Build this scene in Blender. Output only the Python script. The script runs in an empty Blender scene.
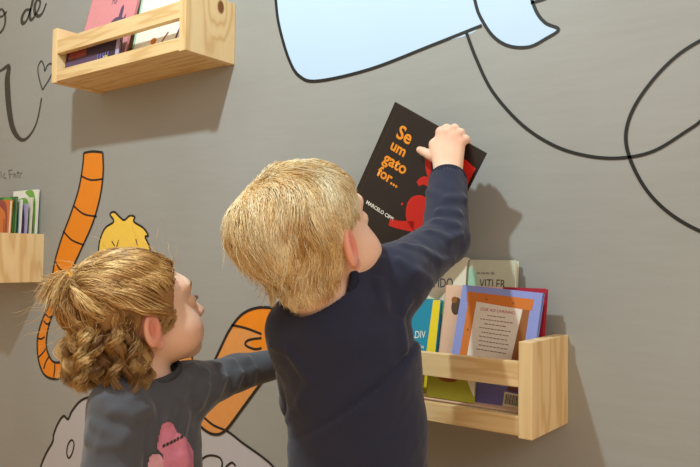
import bpy, bmesh, math, random
import numpy as np
from mathutils import Vector, Matrix, Quaternion

random.seed(7)
rng = np.random.default_rng(7)
S = bpy.context.scene
COL = S.collection

# ------------------------------------------------------------------ camera
# world: x along the wall (to the right), y into the wall (wall face at y = 0), z up, floor at z = 0
FPX, YAW, PIT, ROL = 714.8, .6485, .0345, .0132
CAM = np.array([0., -1.2, .80])
_f = np.array([-math.sin(YAW) * math.cos(PIT), math.cos(YAW) * math.cos(PIT), math.sin(PIT)])
_r0 = np.array([math.cos(YAW), math.sin(YAW), 0.])
_u0 = np.cross(_r0, _f)
CR = _r0 * math.cos(ROL) + _u0 * math.sin(ROL)
CU = -_r0 * math.sin(ROL) + _u0 * math.cos(ROL)
CF = _f
cd = bpy.data.cameras.new('camera')
cam = bpy.data.objects.new('camera', cd)
COL.objects.link(cam)
cd.sensor_fit = 'HORIZONTAL'
cd.sensor_width = 36.0
cd.lens = 36.0 * FPX / 700.0
cd.clip_start = .02
cam.matrix_world = Matrix(((CR[0], CU[0], -CF[0], CAM[0]), (CR[1], CU[1], -CF[1], CAM[1]),
                           (CR[2], CU[2], -CF[2], CAM[2]), (0, 0, 0, 1)))
S.camera = cam

# ------------------------------------------------------------------ world, lamp, exposure
wd = bpy.data.worlds.new('world')
S.world = wd
wd.use_nodes = True
wd.node_tree.nodes['Background'].inputs[0].default_value = (1.0, .80, .58, 1)
wd.node_tree.nodes['Background'].inputs[1].default_value = .66
LAMP = (-.917, -1.10, .80 + 1.45)
ld = bpy.data.lights.new('ceiling_bulb', 'POINT')
ld.energy = 91
ld.shadow_soft_size = .035
ld.color = (.83, 1.0, 1.0)
lo = bpy.data.objects.new('ceiling_bulb', ld)
lo.location = LAMP
COL.objects.link(lo)
ad_ = bpy.data.lights.new('fill_light', 'AREA')  # unseen fill light, added to lift the right wall and shelf end panels
ad_.shape = 'SQUARE'
ad_.size = 1.0
ad_.energy = 20
ad_.color = (1.0, .99, .95)
ao = bpy.data.objects.new('fill_light', ad_)
ao.location = (1.75, -1.5, 2.05)
ao.rotation_euler = Vector((-2.1, 1.1, -1.25)).to_track_quat('-Z', 'Y').to_euler()
COL.objects.link(ao)
S.view_settings.view_transform = 'Standard'
S.view_settings.look = 'None'
S.view_settings.exposure = 0.0
S.view_settings.gamma = 1.0
S.view_settings.use_curve_mapping = False


# ------------------------------------------------------------------ helpers
def ray(px, py):
    return CF + CR * ((px - 350.) / FPX) - CU * ((py - 233.5) / FPX)


def W(px, py, n=0.):
    """point at distance n in front of the wall"""
    d = ray(px, py)
    return CAM + d * ((1.2 - n) / d[1])


def Z(px, py, z):
    """point at depth z from the camera"""
    return CAM + ray(px, py) * z


def lin(c):
    c = c / 255.
    return c / 12.92 if c <= .04045 else ((c + .055) / 1.055) ** 2.4


def rgb(r, g, b):
    return (lin(r), lin(g), lin(b), 1.)


def nd(nt, typ, **kw):
    n = nt.nodes.new(typ)
    for k, v in kw.items():
        if k.startswith('i_'):
            n.inputs[k[2:].replace('_', ' ')].default_value = v
        else:
            setattr(n, k, v)
    return n


def mat(name, col, rough=.6, var=.06, scale=40., bump=0., bscale=200., spec=.4, stretch=None, col2=None, sheen=0., sss=0.):
    m = bpy.data.materials.new(name)
    m.use_nodes = True
    nt = m.node_tree
    b = nt.nodes['Principled BSDF']
    b.inputs['Roughness'].default_value = rough
    b.inputs['Specular IOR Level'].default_value = spec
    tc = nd(nt, 'ShaderNodeTexCoord')
    mp = nd(nt, 'ShaderNodeMapping')
    if stretch:
        mp.inputs['Scale'].default_value = stretch
    nt.links.new(tc.outputs['Object'], mp.inputs['Vector'])
    no = nd(nt, 'ShaderNodeTexNoise', i_Scale=scale, i_Detail=4.)
    nt.links.new(mp.outputs[0], no.inputs['Vector'])
    mx = nd(nt, 'ShaderNodeMix', data_type='RGBA')
    c2 = col2 or tuple(min(1, c * (1 - var * 2.2)) for c in col[:3]) + (1,)
    mx.inputs['A'].default_value = tuple(min(1, c * (1 + var)) for c in col[:3]) + (1,) if not col2 else col
    mx.inputs['B'].default_value = c2
    nt.links.new(no.outputs['Fac'], mx.inputs['Factor'])
    nt.links.new(mx.outputs['Result'], b.inputs['Base Color'])
    if bump:
        n2 = nd(nt, 'ShaderNodeTexNoise', i_Scale=bscale, i_Detail=3.)
        nt.links.new(mp.outputs[0], n2.inputs['Vector'])
        bp = nd(nt, 'ShaderNodeBump', i_Strength=bump, i_Distance=.002)
        nt.links.new(n2.outputs['Fac'], bp.inputs['Height'])
        nt.links.new(bp.outputs[0], b.inputs['Normal'])
    if sheen:
        b.inputs['Sheen Weight'].default_value = sheen
        b.inputs['Sheen Roughness'].default_value = .5
    if sss:
        b.inputs['Subsurface Weight'].default_value = sss
        b.inputs['Subsurface Radius'].default_value = (.012, .005, .003)
        b.inputs['Subsurface Scale'].default_value = .6
    return m


def tag(o, label=None, cat=None, group=None, kind=None):
    for k, v in (('label', label), ('category', cat), ('group', group), ('kind', kind)):
        if v:
            o[k] = v
    return o


def empty(name, M=None):
    o = bpy.data.objects.new(name, None)
    o.empty_display_size = .05
    COL.objects.link(o)
    if M is not None:
        o.matrix_world = M
    return o


def link(name, me, m=None, parent=None):
    o = bpy.data.objects.new(name, me)
    COL.objects.link(o)
    if m is not None:
        me.materials.append(m)
    if parent is not None:
        o.parent = parent
    return o


def mesh_np(name, V, F, smooth=True):
    me = bpy.data.meshes.new(name)
    V = np.asarray(V, dtype=np.float32)
    F = np.asarray(F, dtype=np.int32)
    k = F.shape[1]
    me.vertices.add(len(V))
    me.vertices.foreach_set('co', V.ravel())
    me.loops.add(F.size)
    me.loops.foreach_set('vertex_index', F.ravel())
    me.polygons.add(len(F))
    me.polygons.foreach_set('loop_start', np.arange(0, F.size, k, dtype=np.int32))
    me.polygons.foreach_set('loop_total', np.full(len(F), k, dtype=np.int32))
    if smooth:
        me.polygons.foreach_set('use_smooth', np.ones(len(F), dtype=bool))
    me.update(calc_edges=True)
    return me


def box_mesh(name, lo_, hi_, bev=.0012):
    bm = bmesh.new()
    bmesh.ops.create_cube(bm, size=1.)
    for v in bm.verts:
        for i in range(3):
            v.co[i] = lo_[i] if v.co[i] < 0 else hi_[i]
    if bev:
        bmesh.ops.bevel(bm, geom=bm.edges[:], offset=bev, segments=2, affect='EDGES', profile=.6)
    me = bpy.data.meshes.new(name)
    bm.to_mesh(me)
    bm.free()
    return me


def catmull(pts, sub=5, closed=False):
    P = np.asarray(pts, float)
    n = len(P)
    out = []
    rngk = range(n) if closed else range(n - 1)
    for i in rngk:
        if closed:
            a, b, c, d = P[(i - 1) % n], P[i], P[(i + 1) % n], P[(i + 2) % n]
        else:
            a, b, c, d = P[max(i - 1, 0)], P[i], P[i + 1], P[min(i + 2, n - 1)]
        for k in range(sub):
            t = k / sub
            out.append(.5 * ((2 * b) + (c - a) * t + (2 * a - 5 * b + 4 * c - d) * t * t + (3 * b - a - 3 * c + d) * t ** 3))
    if not closed:
        out.append(P[-1])
    return np.array(out)


# ------------------------------------------------------------------ room shell
def wall_material():
    m = bpy.data.materials.new('grey_wall_paint')
    m.use_nodes = True
    nt = m.node_tree
    b = nt.nodes['Principled BSDF']
    b.inputs['Roughness'].default_value = .62
    b.inputs['Specular IOR Level'].default_value = .3
    tc = nd(nt, 'ShaderNodeTexCoord')
    n1 = nd(nt, 'ShaderNodeTexNoise', i_Scale=3., i_Detail=5.)
    n2 = nd(nt, 'ShaderNodeTexNoise', i_Scale=60., i_Detail=3.)
    nt.links.new(tc.outputs['Object'], n1.inputs['Vector'])
    nt.links.new(tc.outputs['Object'], n2.inputs['Vector'])
    cr = nd(nt, 'ShaderNodeValToRGB')
    cr.color_ramp.elements[0].position = .3
    cr.color_ramp.elements[0].color = rgb(153, 154, 152)
    cr.color_ramp.elements[1].position = .7
    cr.color_ramp.elements[1].color = rgb(160, 161, 160)
    nt.links.new(n1.outputs['Fac'], cr.inputs['Fac'])
    nt.links.new(cr.outputs[0], b.inputs['Base Color'])
    # hairline ripples of the plaster
    n3 = nd(nt, 'ShaderNodeTexNoise', i_Scale=7., i_Detail=2.)
    mp = nd(nt, 'ShaderNodeMapping')
    mp.inputs['Scale'].default_value = (1, 1, 4)
    nt.links.new(tc.outputs['Object'], mp.inputs['Vector'])
    nt.links.new(mp.outputs[0], n3.inputs['Vector'])
    ad = nd(nt, 'ShaderNodeMath', operation='MULTIPLY_ADD')
    ad.inputs[1].default_value = .12
    nt.links.new(n2.outputs['Fac'], ad.inputs[0])
    nt.links.new(n3.outputs['Fac'], ad.inputs[2])
    bp = nd(nt, 'ShaderNodeBump', i_Strength=.12, i_Distance=.01)
    nt.links.new(ad.outputs[0], bp.inputs['Height'])
    nt.links.new(bp.outputs[0], b.inputs['Normal'])
    return m


wall = link('wall_back', box_mesh('wall_back', (-6.5, 0, 0), (3.0, .12, 2.9), 0), wall_material())
tag(wall, 'grey painted wall with a hand painted mural of cartoon animals', 'wall', kind='structure')
floor = link('floor', box_mesh('floor', (-6.5, -3.6, -.08), (3.0, 0, 0), 0), mat('floor_vinyl', rgb(216, 170, 112), .5, .05, 6))
tag(floor, 'plain beige floor below the mural wall', 'floor', kind='structure')

# ------------------------------------------------------------------ mural, painted on the wall
M_BLACK = mat('mural_black', rgb(28, 27, 26), .55, .05)
M_ORANGE = mat('mural_orange', rgb(238, 140, 22), .55, .04)
M_TAN = mat('mural_light_orange', rgb(226, 154, 84), .55, .04)
M_YELLOW = mat('mural_yellow', rgb(248, 208, 84), .55, .03)
M_BLUE = mat('mural_pale_blue', rgb(190, 216, 246), .5, .02, 4)
M_LAV = mat('mural_lavender_grey', rgb(186, 186, 196), .55, .02, 6)
M_PGREEN = mat('mural_pale_green', rgb(206, 216, 160), .55, .03)
M_INK = mat('lettering_ink', rgb(62, 58, 50), .6, .1)
M_PENCIL = mat('pencil_grey', rgb(116, 110, 98), .7, .1)


def wall_fill(name, px, m, layer=1, parent=wall, smooth=True, sub=5):
    pts = catmull(px, sub, True) if smooth else np.array(px, float)
    V = [W(x, y, 0.) + np.array([0, -.0003 * layer, 0]) for x, y in pts]
    me = bpy.data.meshes.new(name)
    me.from_pydata([tuple(v) for v in V], [], [list(range(len(V)))])
    me.update()
    if me.polygons[0].normal.y > 0:
        me.flip_normals()
    return link(name, me, m, parent)


def wall_stroke(name, px, wpx, m=M_BLACK, layer=4, parent=wall, closed=False, sub=6):
    """brush stroke of given width(s) in pixels at its place on the wall"""
    px = np.array(px, float)
    if not np.isscalar(wpx):
        wpx = [1.5 * q_ for q_ in wpx]      # broad brush lettering
    if np.isscalar(wpx):
        wpx = [wpx] * len(px)
    pw = np.column_stack([px, np.array(wpx, float)])
    pts = catmull(pw, sub, closed)
    n = len(pts)
    V, F = [], []
    w3 = np.array([W(a, b, 0.) for a, b, _ in pts])
    for i in range(n):
        if closed:
            t = w3[(i + 1) % n] - w3[i - 1]
        else:
            t = w3[min(i + 1, n - 1)] - w3[max(i - 1, 0)]
        t = t / (np.linalg.norm(t) + 1e-9)
        s = np.array([-t[2], 0, t[0]])
        sc = (w3[i] - CAM) @ CF / FPX * .5 * max(.3, pts[i][2])
        off = np.array([0, -.0003 * layer, 0])
        V += [tuple(w3[i] + s * sc * 1.1 + off), tuple(w3[i] - s * sc * 1.1 + off)]
    for i in range(n if closed else n - 1):
        j = (i + 1) % n
        F.append((2 * i, 2 * j, 2 * j + 1, 2 * i + 1))
    me = bpy.data.meshes.new(name)
    me.from_pydata(V, [], F)
    me.update()
    return link(name, me, m, parent)


# orange striped tail
tl = np.array([(84, 153, 103, 153), (83, 166, 103.5, 172), (79, 189, 100.5, 196), (71, 214, 93, 223), (62, 238, 82, 248),
               (55, 262, 72, 270), (52, 284, 64, 290), (52, 298, 61, 298), (45, 314, 53, 314), (40, 328, 48, 330), (37.5, 342, 46.5, 345),
               (39, 361, 49, 355), (45, 375, 54, 362), (56, 379, 62, 361.5), (67, 375, 69, 354.5), (82, 366, 80, 346), (95, 352, 90, 335)], float)
tail_px = [tuple(a[:2]) for a in tl] + [tuple(a[2:]) for a in tl[::-1]]
tail = wall_fill('painted_tail', tail_px, M_ORANGE, 2, smooth=False)
wall_stroke('tail_outline', [a[:2] for a in tl], 2.2, parent=tail)
wall_stroke('tail_outline', [a[2:] for a in tl], 2.2, parent=tail)
wall_stroke('tail_outline', [(84, 153), (93, 151.5), (103, 152.5)], 2.2, parent=tail)
for st in ([(81.5, 176), (91, 180), (103, 179)], [(74, 206), (84, 214), (97, 216.5)], [(63.5, 231), (72, 240), (84, 245)],
           [(56, 262), (60, 269), (66, 272)], [(46, 314), (49, 317), (53, 316)], [(44, 321), (47, 324), (50, 323)],
           [(38, 338), (41, 339), (45, 337)], [(39, 357), (42, 354), (46, 349)], [(44, 369), (46, 362), (49, 357)], [(54, 377), (55, 369), (55, 364)],
           [(61, 376), (62, 369), (61, 363)]):
    wall_stroke('tail_stripe', st, 1.7, parent=tail)
# yellow tuft
tuft_px = [(98, 266), (99, 248), (100.5, 239), (105.5, 228), (114, 221.5), (110.3, 214.4), (114.6, 212), (120, 217), (124.5, 220), (130, 215.8), (135, 217),
           (134.2, 221.7), (143.7, 228), (148.5, 235.5), (145.5, 237), (150, 248), (151, 266)]
tuft = wall_fill('painted_yellow_tuft', tuft_px, M_YELLOW, 2, sub=4)
wall_stroke('tuft_outline', tuft_px, 1.9, parent=tuft)
wall_stroke('tuft_outline', [(112, 241), (115, 246)], 1.2, parent=tuft)
wall_stroke('tuft_outline', [(119, 240), (117, 247)], 1.2, parent=tuft)
wall_stroke('tuft_outline', [(136, 239), (138, 246)], 1.2, parent=tuft)
# lavender grey rounded body low on the wall
lav_px = [(38, 480), (41, 466.6), (46.6, 453), (53, 441.6), (54, 434), (59, 422), (64, 416), (68.4, 419), (72.6, 410.5), (82, 400), (96, 395.5), (125, 390),
          (160, 392), (195, 408), (212, 424), (228, 431.5), (243, 443), (260, 455), (272, 465), (284, 480), (284, 560), (30, 560)]
lav = wall_fill('painted_grey_body', lav_px, M_LAV, 1, sub=4)
wall_stroke('body_outline', lav_px[:11], 2.3, parent=lav)
wall_stroke('body_outline', lav_px[13:20], 2.3, parent=lav)
wall_stroke('body_outline', [(72, 440), (74.3, 444), (72.5, 453), (69, 458), (67, 453), (68.5, 444)], 1.7, parent=lav, closed=True)
wall_stroke('body_outline', [(201, 470), (202, 460), (209, 455.5), (219, 457), (222.5, 463), (221, 470)], 2.0, parent=lav)
wall_stroke('body_outline', [(226, 467), (232, 462.5), (236, 466)], 2.0, parent=lav)
wall_fill('painted_green_patch', [(92, 397), (93, 389), (100, 385), (108, 388), (108, 397)], M_PGREEN, 2)
# orange limb
limb_px = [(300, 306), (279, 308), (258.5, 307.7), (243, 314), (230.6, 329), (220.5, 349), (208, 376), (196, 400), (194.5, 415), (200, 425.5), (213, 434), (225.5, 430.6), (243, 408),
           (258.5, 387), (275, 366), (300, 340)]
limb = wall_fill('painted_orange_limb', limb_px, M_TAN, 3)
wall_fill('limb_orange_patch', [(300, 306), (279, 308), (258.5, 307.7), (243, 314), (232, 327), (246, 329), (262, 334), (252, 341), (252, 347), (262, 349), (275, 345), (300, 340)], M_ORANGE, 4, parent=limb)
wall_stroke('limb_outline', limb_px, 2.7, parent=limb, layer=6)
wall_stroke('limb_outline', [(232, 325), (246, 328), (262, 334)], 2.2, parent=limb, layer=6)
wall_stroke('limb_outline', [(262, 338), (249, 340), (246, 345), (255, 349), (262, 348)], 2.2, parent=limb, layer=6)
chin = wall_fill('painted_orange_patch', [(150, 362), (170, 359), (193, 356), (194, 375), (180, 384), (150, 380)], M_TAN, 2)
wall_stroke('patch_outline', [(191, 350), (192.5, 358), (194, 372)], 2.3, parent=chin)
# pale blue shape at the top
blue_px = [(274, -30), (276, 0), (279.4, 26), (289, 59), (300, 76.5), (319, 81), (371, 69), (430.5, 46), (482, 25.5), (490, -30)]
bl = wall_fill('painted_blue_shape', blue_px, M_BLUE, 1)
wall_stroke('blue_outline', blue_px[:9], 3.0, parent=bl)
wing_px = [(472, -14), (475, 0), (480, 16), (493, 36), (509, 46), (529, 47), (545.5, 39), (558.7, 29.6), (545.5, 23), (535.7, 10), (528, -14)]
wg = wall_fill('painted_blue_tip', wing_px, M_BLUE, 2)
wall_stroke('tip_outline', wing_px, 3.0, parent=wg)
wall_stroke('tip_outline', [(531, 3), (545, -1), (556, -8)], 2.6, parent=wg)
# looping line
wall_stroke('painted_loop_line', [(466.7, 33), (476.5, 59), (493, 92), (522.5, 125), (555, 146), (588, 156), (621, 158), (654, 151), (687, 131), (702, 120), (720, 100)], 3.0)
wall_stroke('painted_loop_circle', [(722, 31), (700, 41), (677, 56), (654, 79), (634, 108), (626, 135), (631, 161), (647, 190.5), (670, 213.5), (700, 231), (730, 240)], 3.2)
# brush lettering
wall_stroke('wall_lettering', [(-6, 70), (0, 71), (9, 66.5), (7.5, 80), (9, 106), (13, 128), (21, 139.5), (29, 136.5), (37, 122), (41.8, 98)], [1.4, 1.4, 3.2, 6.0, 6.0, 4.8, 2.4, 1.6, 1.3, 1.3], M_INK)
wall_stroke('wall_lettering', [(42.7, 90), (39, 77), (38.3, 67), (41.6, 61), (44.3, 66), (45, 71), (48, 65), (52, 64), (53.5, 70), (49, 80), (42.7, 90)], 1.5, M_INK)
q = 1 / 3.113
wall_stroke('wall_lettering', [(x * q, y * q) for x, y in ((92, 30), (80, 33), (69, 55), (71, 72), (82, 66), (93, 40), (103, 0), (108, -25))], [1.5, 1.8, 2.8, 2.6, 1.5, 1.8, 2.6, 2.6], M_INK)
wall_stroke('wall_lettering', [(x * q, y * q) for x, y in ((96, 25), (93, 50), (98, 62), (108, 52))], [2, 2.8, 2, 1.5], M_INK)
wall_stroke('wall_lettering', [(x * q, y * q) for x, y in ((108, 50), (121, 28), (126, 6), (117, 0), (109, 18), (110, 42), (122, 50), (134, 38), (145, 10))], [1.5, 1.5, 1.7, 1.7, 2.8, 2.8, 2, 1.5, 1.3], M_INK)
wall_stroke('wall_lettering', [(x * q, y * q) for x, y in ((-12, 60), (-14, 92), (0, 102), (14, 82), (17, 50), (8, 30), (0, 32), (-4, 46), (6, 52), (22, 36))], [2, 2, 1.6, 1.8, 2, 1.4, 1.3, 1.2, 1.2, 1.1], M_INK)
for st in ([(1, 171), (1.5, 178)], [(5, 173), (3.5, 177), (6.5, 178.5)], [(9, 170), (10, 179)], [(9, 170.5), (12.5, 170)], [(9.5, 174.5), (12, 174)], [(13, 175), (15, 173.5), (14, 178)],
           [(16, 174), (16.4, 178)], [(18, 171), (18.6, 178)], [(17, 173), (20, 172.6)], [(20.5, 178), (20.5, 174), (22.5, 173)]):
    wall_stroke('pencil_lettering', st, .8, M_PENCIL, sub=3)


# ------------------------------------------------------------------ wooden shelves
def wood_material(name, knots=(), grain=(1., 14., 14.), seed=0.):
    m = bpy.data.materials.new(name)
    m.use_nodes = True
    nt = m.node_tree
    b = nt.nodes['Principled BSDF']
    b.inputs['Roughness'].default_value = .5
    b.inputs['Specular IOR Level'].default_value = .35
    tc = nd(nt, 'ShaderNodeTexCoord')
    mp = nd(nt, 'ShaderNodeMapping')
    mp.inputs['Location'].default_value = (seed, seed * 1.7, seed * .6)
    mp.inputs['Scale'].default_value = grain
    nt.links.new(tc.outputs['Object'], mp.inputs['Vector'])
    n0 = nd(nt, 'ShaderNodeTexNoise', i_Scale=2.2, i_Detail=2.)
    nt.links.new(mp.outputs[0], n0.inputs['Vector'])
    mu = nd(nt, 'ShaderNodeMath', operation='MULTIPLY')
    mu.inputs[1].default_value = 24.
    nt.links.new(n0.outputs['Fac'], mu.inputs[0])
    last = mu.outputs[0]
    sep = None
    knot_fac = None
    for (kx, ky, kz, rad) in knots:
        vm = nd(nt, 'ShaderNodeVectorMath', operation='SUBTRACT')
        vm.inputs[1].default_value = (kx, ky, kz)
        nt.links.new(tc.outputs['Object'], vm.inputs[0])
        vs = nd(nt, 'ShaderNodeVectorMath', operation='MULTIPLY')
        vs.inputs[1].default_value = (.2, 1., .62)
        nt.links.new(vm.outputs[0], vs.inputs[0])
        ln = nd(nt, 'ShaderNodeVectorMath', operation='LENGTH')
        nt.links.new(vs.outputs[0], ln.inputs[0])
        mr = nd(nt, 'ShaderNodeMapRange')
        mr.inputs['From Min'].default_value = rad * .75
        mr.inputs['From Max'].default_value = rad * 1.1
        mr.inputs['To Min'].default_value = 1.
        mr.inputs['To Max'].default_value = 0.
        nt.links.new(ln.outputs['Value'], mr.inputs['Value'])
        knot_fac = mr.outputs[0]
        m2 = nd(nt, 'ShaderNodeMapRange')
        m2.inputs['From Min'].default_value = 0
        m2.inputs['From Max'].default_value = rad * 5
        m2.inputs['To Min'].default_value = 16.
        m2.inputs['To Max'].default_value = 0.
        nt.links.new(ln.outputs['Value'], m2.inputs['Value'])
        a2 = nd(nt, 'ShaderNodeMath', operation='ADD')
        nt.links.new(last, a2.inputs[0])
        nt.links.new(m2.outputs[0], a2.inputs[1])
        last = a2.outputs[0]
    sn = nd(nt, 'ShaderNodeMath', operation='SINE')
    nt.links.new(last, sn.inputs[0])
    mr = nd(nt, 'ShaderNodeMapRange')
    mr.inputs['From Min'].default_value = -1.
    nt.links.new(sn.outputs[0], mr.inputs['Value'])
    cr = nd(nt, 'ShaderNodeValToRGB')
    e = cr.color_ramp.elements
    e[0].position, e[0].color = 0., rgb(238, 208, 158)
    e[1].position, e[1].color = 1., rgb(220, 182, 128)
    em = e.new(.72)
    em.color = rgb(232, 200, 148)
    nt.links.new(mr.outputs[0], cr.inputs['Fac'])
    n2 = nd(nt, 'ShaderNodeTexNoise', i_Scale=18., i_Detail=4.)
    nt.links.new(mp.outputs[0], n2.inputs['Vector'])
    mx = nd(nt, 'ShaderNodeMix', data_type='RGBA', blend_type='MULTIPLY')
    mx.inputs['Factor'].default_value = .25
    nt.links.new(cr.outputs[0], mx.inputs['A'])
    nt.links.new(n2.outputs['Color'], mx.inputs['B'])
    n2b = nd(nt, 'ShaderNodeMix', data_type='RGBA')
    n2b.inputs['Factor'].default_value = .6
    nt.links.new(mx.outputs['Result'], n2b.inputs['A'])
    nt.links.new(cr.outputs[0], n2b.inputs['B'])
    out = n2b.outputs['Result']
    if knot_fac is not None:
        mk = nd(nt, 'ShaderNodeMix', data_type='RGBA')
        mk.inputs['B'].default_value = rgb(124, 78, 40)
        nt.links.new(knot_fac, mk.inputs['Factor'])
        nt.links.new(out, mk.inputs['A'])
        out = mk.outputs['Result']
    nt.links.new(out, b.inputs['Base Color'])
    bp = nd(nt, 'ShaderNodeBump', i_Strength=.08, i_Distance=.002)
    nt.links.new(n2.outputs['Fac'], bp.inputs['Height'])
    nt.links.new(bp.outputs[0], b.inputs['Normal'])
    return m


M_W1 = wood_material('pine_rail', grain=(1.2, 16, 16))
M_W2 = wood_material('pine_rail_b', grain=(1.2, 15, 15), seed=3.3)
M_WE = wood_material('pine_end', grain=(9, 9, 1.1), seed=1.1)
M_WK = wood_material('pine_end_knot', knots=((.545, -.048, .128, .011),), grain=(7, 7, 1.2), seed=2.1)
M_SCREW = mat('screw_steel', rgb(120, 116, 108), .35, .1)
SL, SH, SD = .556, .149, .1525
ET = .023


def shelf(x1, z0, label, knot=False, SL=SL):
    """x1: right end, z0: bottom"""
    root = empty('wall_shelf', Matrix.Translation((x1 - SL, 0, z0)))
    tag(root, label, 'shelf', 'pine spice rack shelves on the mural wall')
    link('end_panel', box_mesh('end_panel', (0, -SD, 0), (ET, -.0002, SH)), M_WE, root)
    link('end_panel', box_mesh('end_panel', (SL - ET, -SD, 0), (SL, -.0002, SH)), M_WK if knot else M_WE, root)
    link('front_rail', box_mesh('front_rail', (ET, -SD + .001, .078), (SL - ET, -SD + .017, .117)), M_W1, root)
    link('bottom_rail', box_mesh('bottom_rail', (ET, -SD + .001, .003), (SL - ET, -SD + .017, .033)), M_W2, root)
    link('bottom_board', box_mesh('bottom_board', (ET, -SD + .017, .003), (SL - ET, -.0002, .017)), M_W1, root)
    link('back_rail', box_mesh('back_rail', (ET, -.012, .104), (SL - ET, -.0002, .140)), M_W2, root)
    return root


XA, ZA = -1.268, 1.266
XB, ZB = -.44, .5254
XC, ZC = -2.104, .713
shelf(XA, ZA, 'pine wall shelf holding a pink book, high above the orange painted tail', True)
shelf(XB, ZB, 'pine wall shelf full of picture books that the blond boy reaches over', SL=.518)
shelf(XC, ZC, 'pine wall shelf cut off by the picture edge, below the pencil writing')

# ------------------------------------------------------------------ books
PAGES = mat('book_pages', rgb(238, 232, 216), .8, .04, 300, stretch=(1, 30, 1))


def frame(o, ex, ez):
    ex = Vector(ex).normalized()
    ez = Vector(ez)
    ez = (ez - ex * ez.dot(ex)).normalized()
    ey = ez.cross(ex)
    return Matrix(((ex.x, ey.x, ez.x, o[0]), (ex.y, ey.y, ez.y, o[1]), (ex.z, ey.z, ez.z, o[2]), (0, 0, 0, 1)))


def book(name, label, w, h, t, M, cover, spine='left', group=None, back=None):
    """origin: bottom left corner of the FRONT face; x across, z up, +y into the book"""
    root = empty(name, M)
    tag(root, label, 'book', group)
    c = .0016
    e = .003
    bm = bmesh.new()

    def bx(lo_, hi_):
        r = bmesh.ops.create_cube(bm, size=1.)
        for v in r['verts']:
            for i in range(3):
                v.co[i] = lo_[i] if v.co[i] < 0 else hi_[i]
    bx((0, 0, 0), (w, c, h))
    bx((0, t - c, 0), (w, t, h))
    if spine == 'left':
        bx((0, 0, 0), (c, t, h))
        pl, pr = c, w - e
    else:
        bx((w - c, 0, 0), (w, t, h))
        pl, pr = e, w - c
    me = bpy.data.meshes.new('cover')
    bm.to_mesh(me)
    bm.free()
    link('cover', me, cover, root)
    link('pages', box_mesh('pages', (pl, c, e), (pr, t - c, h - e), 0), PAGES, root)
    return root


def art(root, name, pts, m, layer=1, smooth=False):
    p = catmull(pts, 5, True) if smooth else np.array(pts, float)
    me = bpy.data.meshes.new(name)
    me.from_pydata([(a, -.00018 * layer, b) for a, b in p], [], [list(range(len(p)))])
    me.update()
    if me.polygons[0].normal.y > 0:
        me.flip_normals()
    return link(name, me, m, root)


def art_many(root, name, polys, m, layer=1):
    V, F = [], []
    for p in polys:
        F.append(list(range(len(V), len(V) + len(p))))
        V += [(a, -.00018 * layer, c_) for a, c_ in p]
    me = bpy.data.meshes.new(name)
    me.from_pydata(V, [], F)
    me.update()
    return tag(link(name, me, m, root), kind='stuff')


def rect(x0, z0, x1, z1):
    return [(x0, z0), (x1, z0), (x1, z1), (x0, z1)]


def oval(cx, cz, rx, rz, n=18, rot=0.):
    return [(cx + rx * math.cos(a) * math.cos(rot) - rz * math.sin(a) * math.sin(rot), cz + rx * math.cos(a) * math.sin(rot) + rz * math.sin(a) * math.cos(rot))
            for a in [2 * math.pi * i / n for i in range(n)]]


def text(root, name, s, size, x, z, m, layer=2, rot=0., align='LEFT', bold=0., sx=1.):
    cu = bpy.data.curves.new(name, 'FONT')
    cu.body = s
    cu.size = size
    cu.align_x = align
    cu.offset = bold
    cu.resolution_u = 3
    tmp = bpy.data.objects.new('tmp', cu)
    me = bpy.data.meshes.new_from_object(tmp)
    bpy.data.objects.remove(tmp)
    bpy.data.curves.remove(cu)
    me.name = name
    me.transform(Matrix.Translation((x, -.00018 * layer, z)) @ Matrix.Rotation(-rot, 4, 'Y') @ Matrix.Rotation(math.pi / 2, 4, 'X') @ Matrix.Diagonal((sx, 1, 1, 1)))
    me.materials.clear()
    return link(name, me, m, root)


def strokes(root, name, pts, w, m, layer=2, closed=False):
    p = catmull(np.array([(a, b, (w if np.isscalar(w) else w[i])) for i, (a, b) in enumerate(pts)], float), 6, closed)
    V, F = [], []
    n = len(p)
    for i in range(n):
        t = (p[(i + 1) % n] - p[i - 1] if closed else p[min(i + 1, n - 1)] - p[max(i - 1, 0)])[:2]
        t = t / (np.linalg.norm(t) + 1e-9)
        s = np.array([-t[1], t[0]]) * p[i][2] * .5
        for sg in (1, -1):
            V.append((p[i][0] + sg * s[0], -.00018 * layer, p[i][1] + sg * s[1]))
    for i in range(n if closed else n - 1):
        j = (i + 1) % n
        F.append((2 * i, 2 * i + 1, 2 * j + 1, 2 * j))
    me = bpy.data.meshes.new(name)
    me.from_pydata(V, [], F)
    me.update()
    return link(name, me, m, root)


P = {k: mat('print_' + k, rgb(*c), .5, .04, 60) for k, c in dict(
    black=(26, 23, 22), orange=(240, 150, 40), red=(214, 40, 32), white=(240, 238, 230), cream=(232, 226, 204), navy=(44, 48, 108), green=(96, 168, 70),
    dgreen=(52, 110, 60), sky=(150, 204, 226), teal=(26, 140, 172), yellow=(238, 212, 40), brown=(150, 92, 44), dorange=(206, 116, 44), blush=(226, 186, 160),
    periwinkle=(140, 150, 214), violet=(116, 112, 178), mint=(160, 204, 178), greygreen=(196, 200, 180), crimson=(170, 28, 52), pink=(222, 144, 152), plum=(92, 70, 104),
    dplum=(58, 44, 66), paper=(226, 214, 204), ink=(120, 90, 84), lime=(176, 178, 60), umber=(84, 62, 40), leaf=(120, 176, 70), barred=(150, 66, 60), lilac=(178, 168, 208)).items()}

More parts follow.
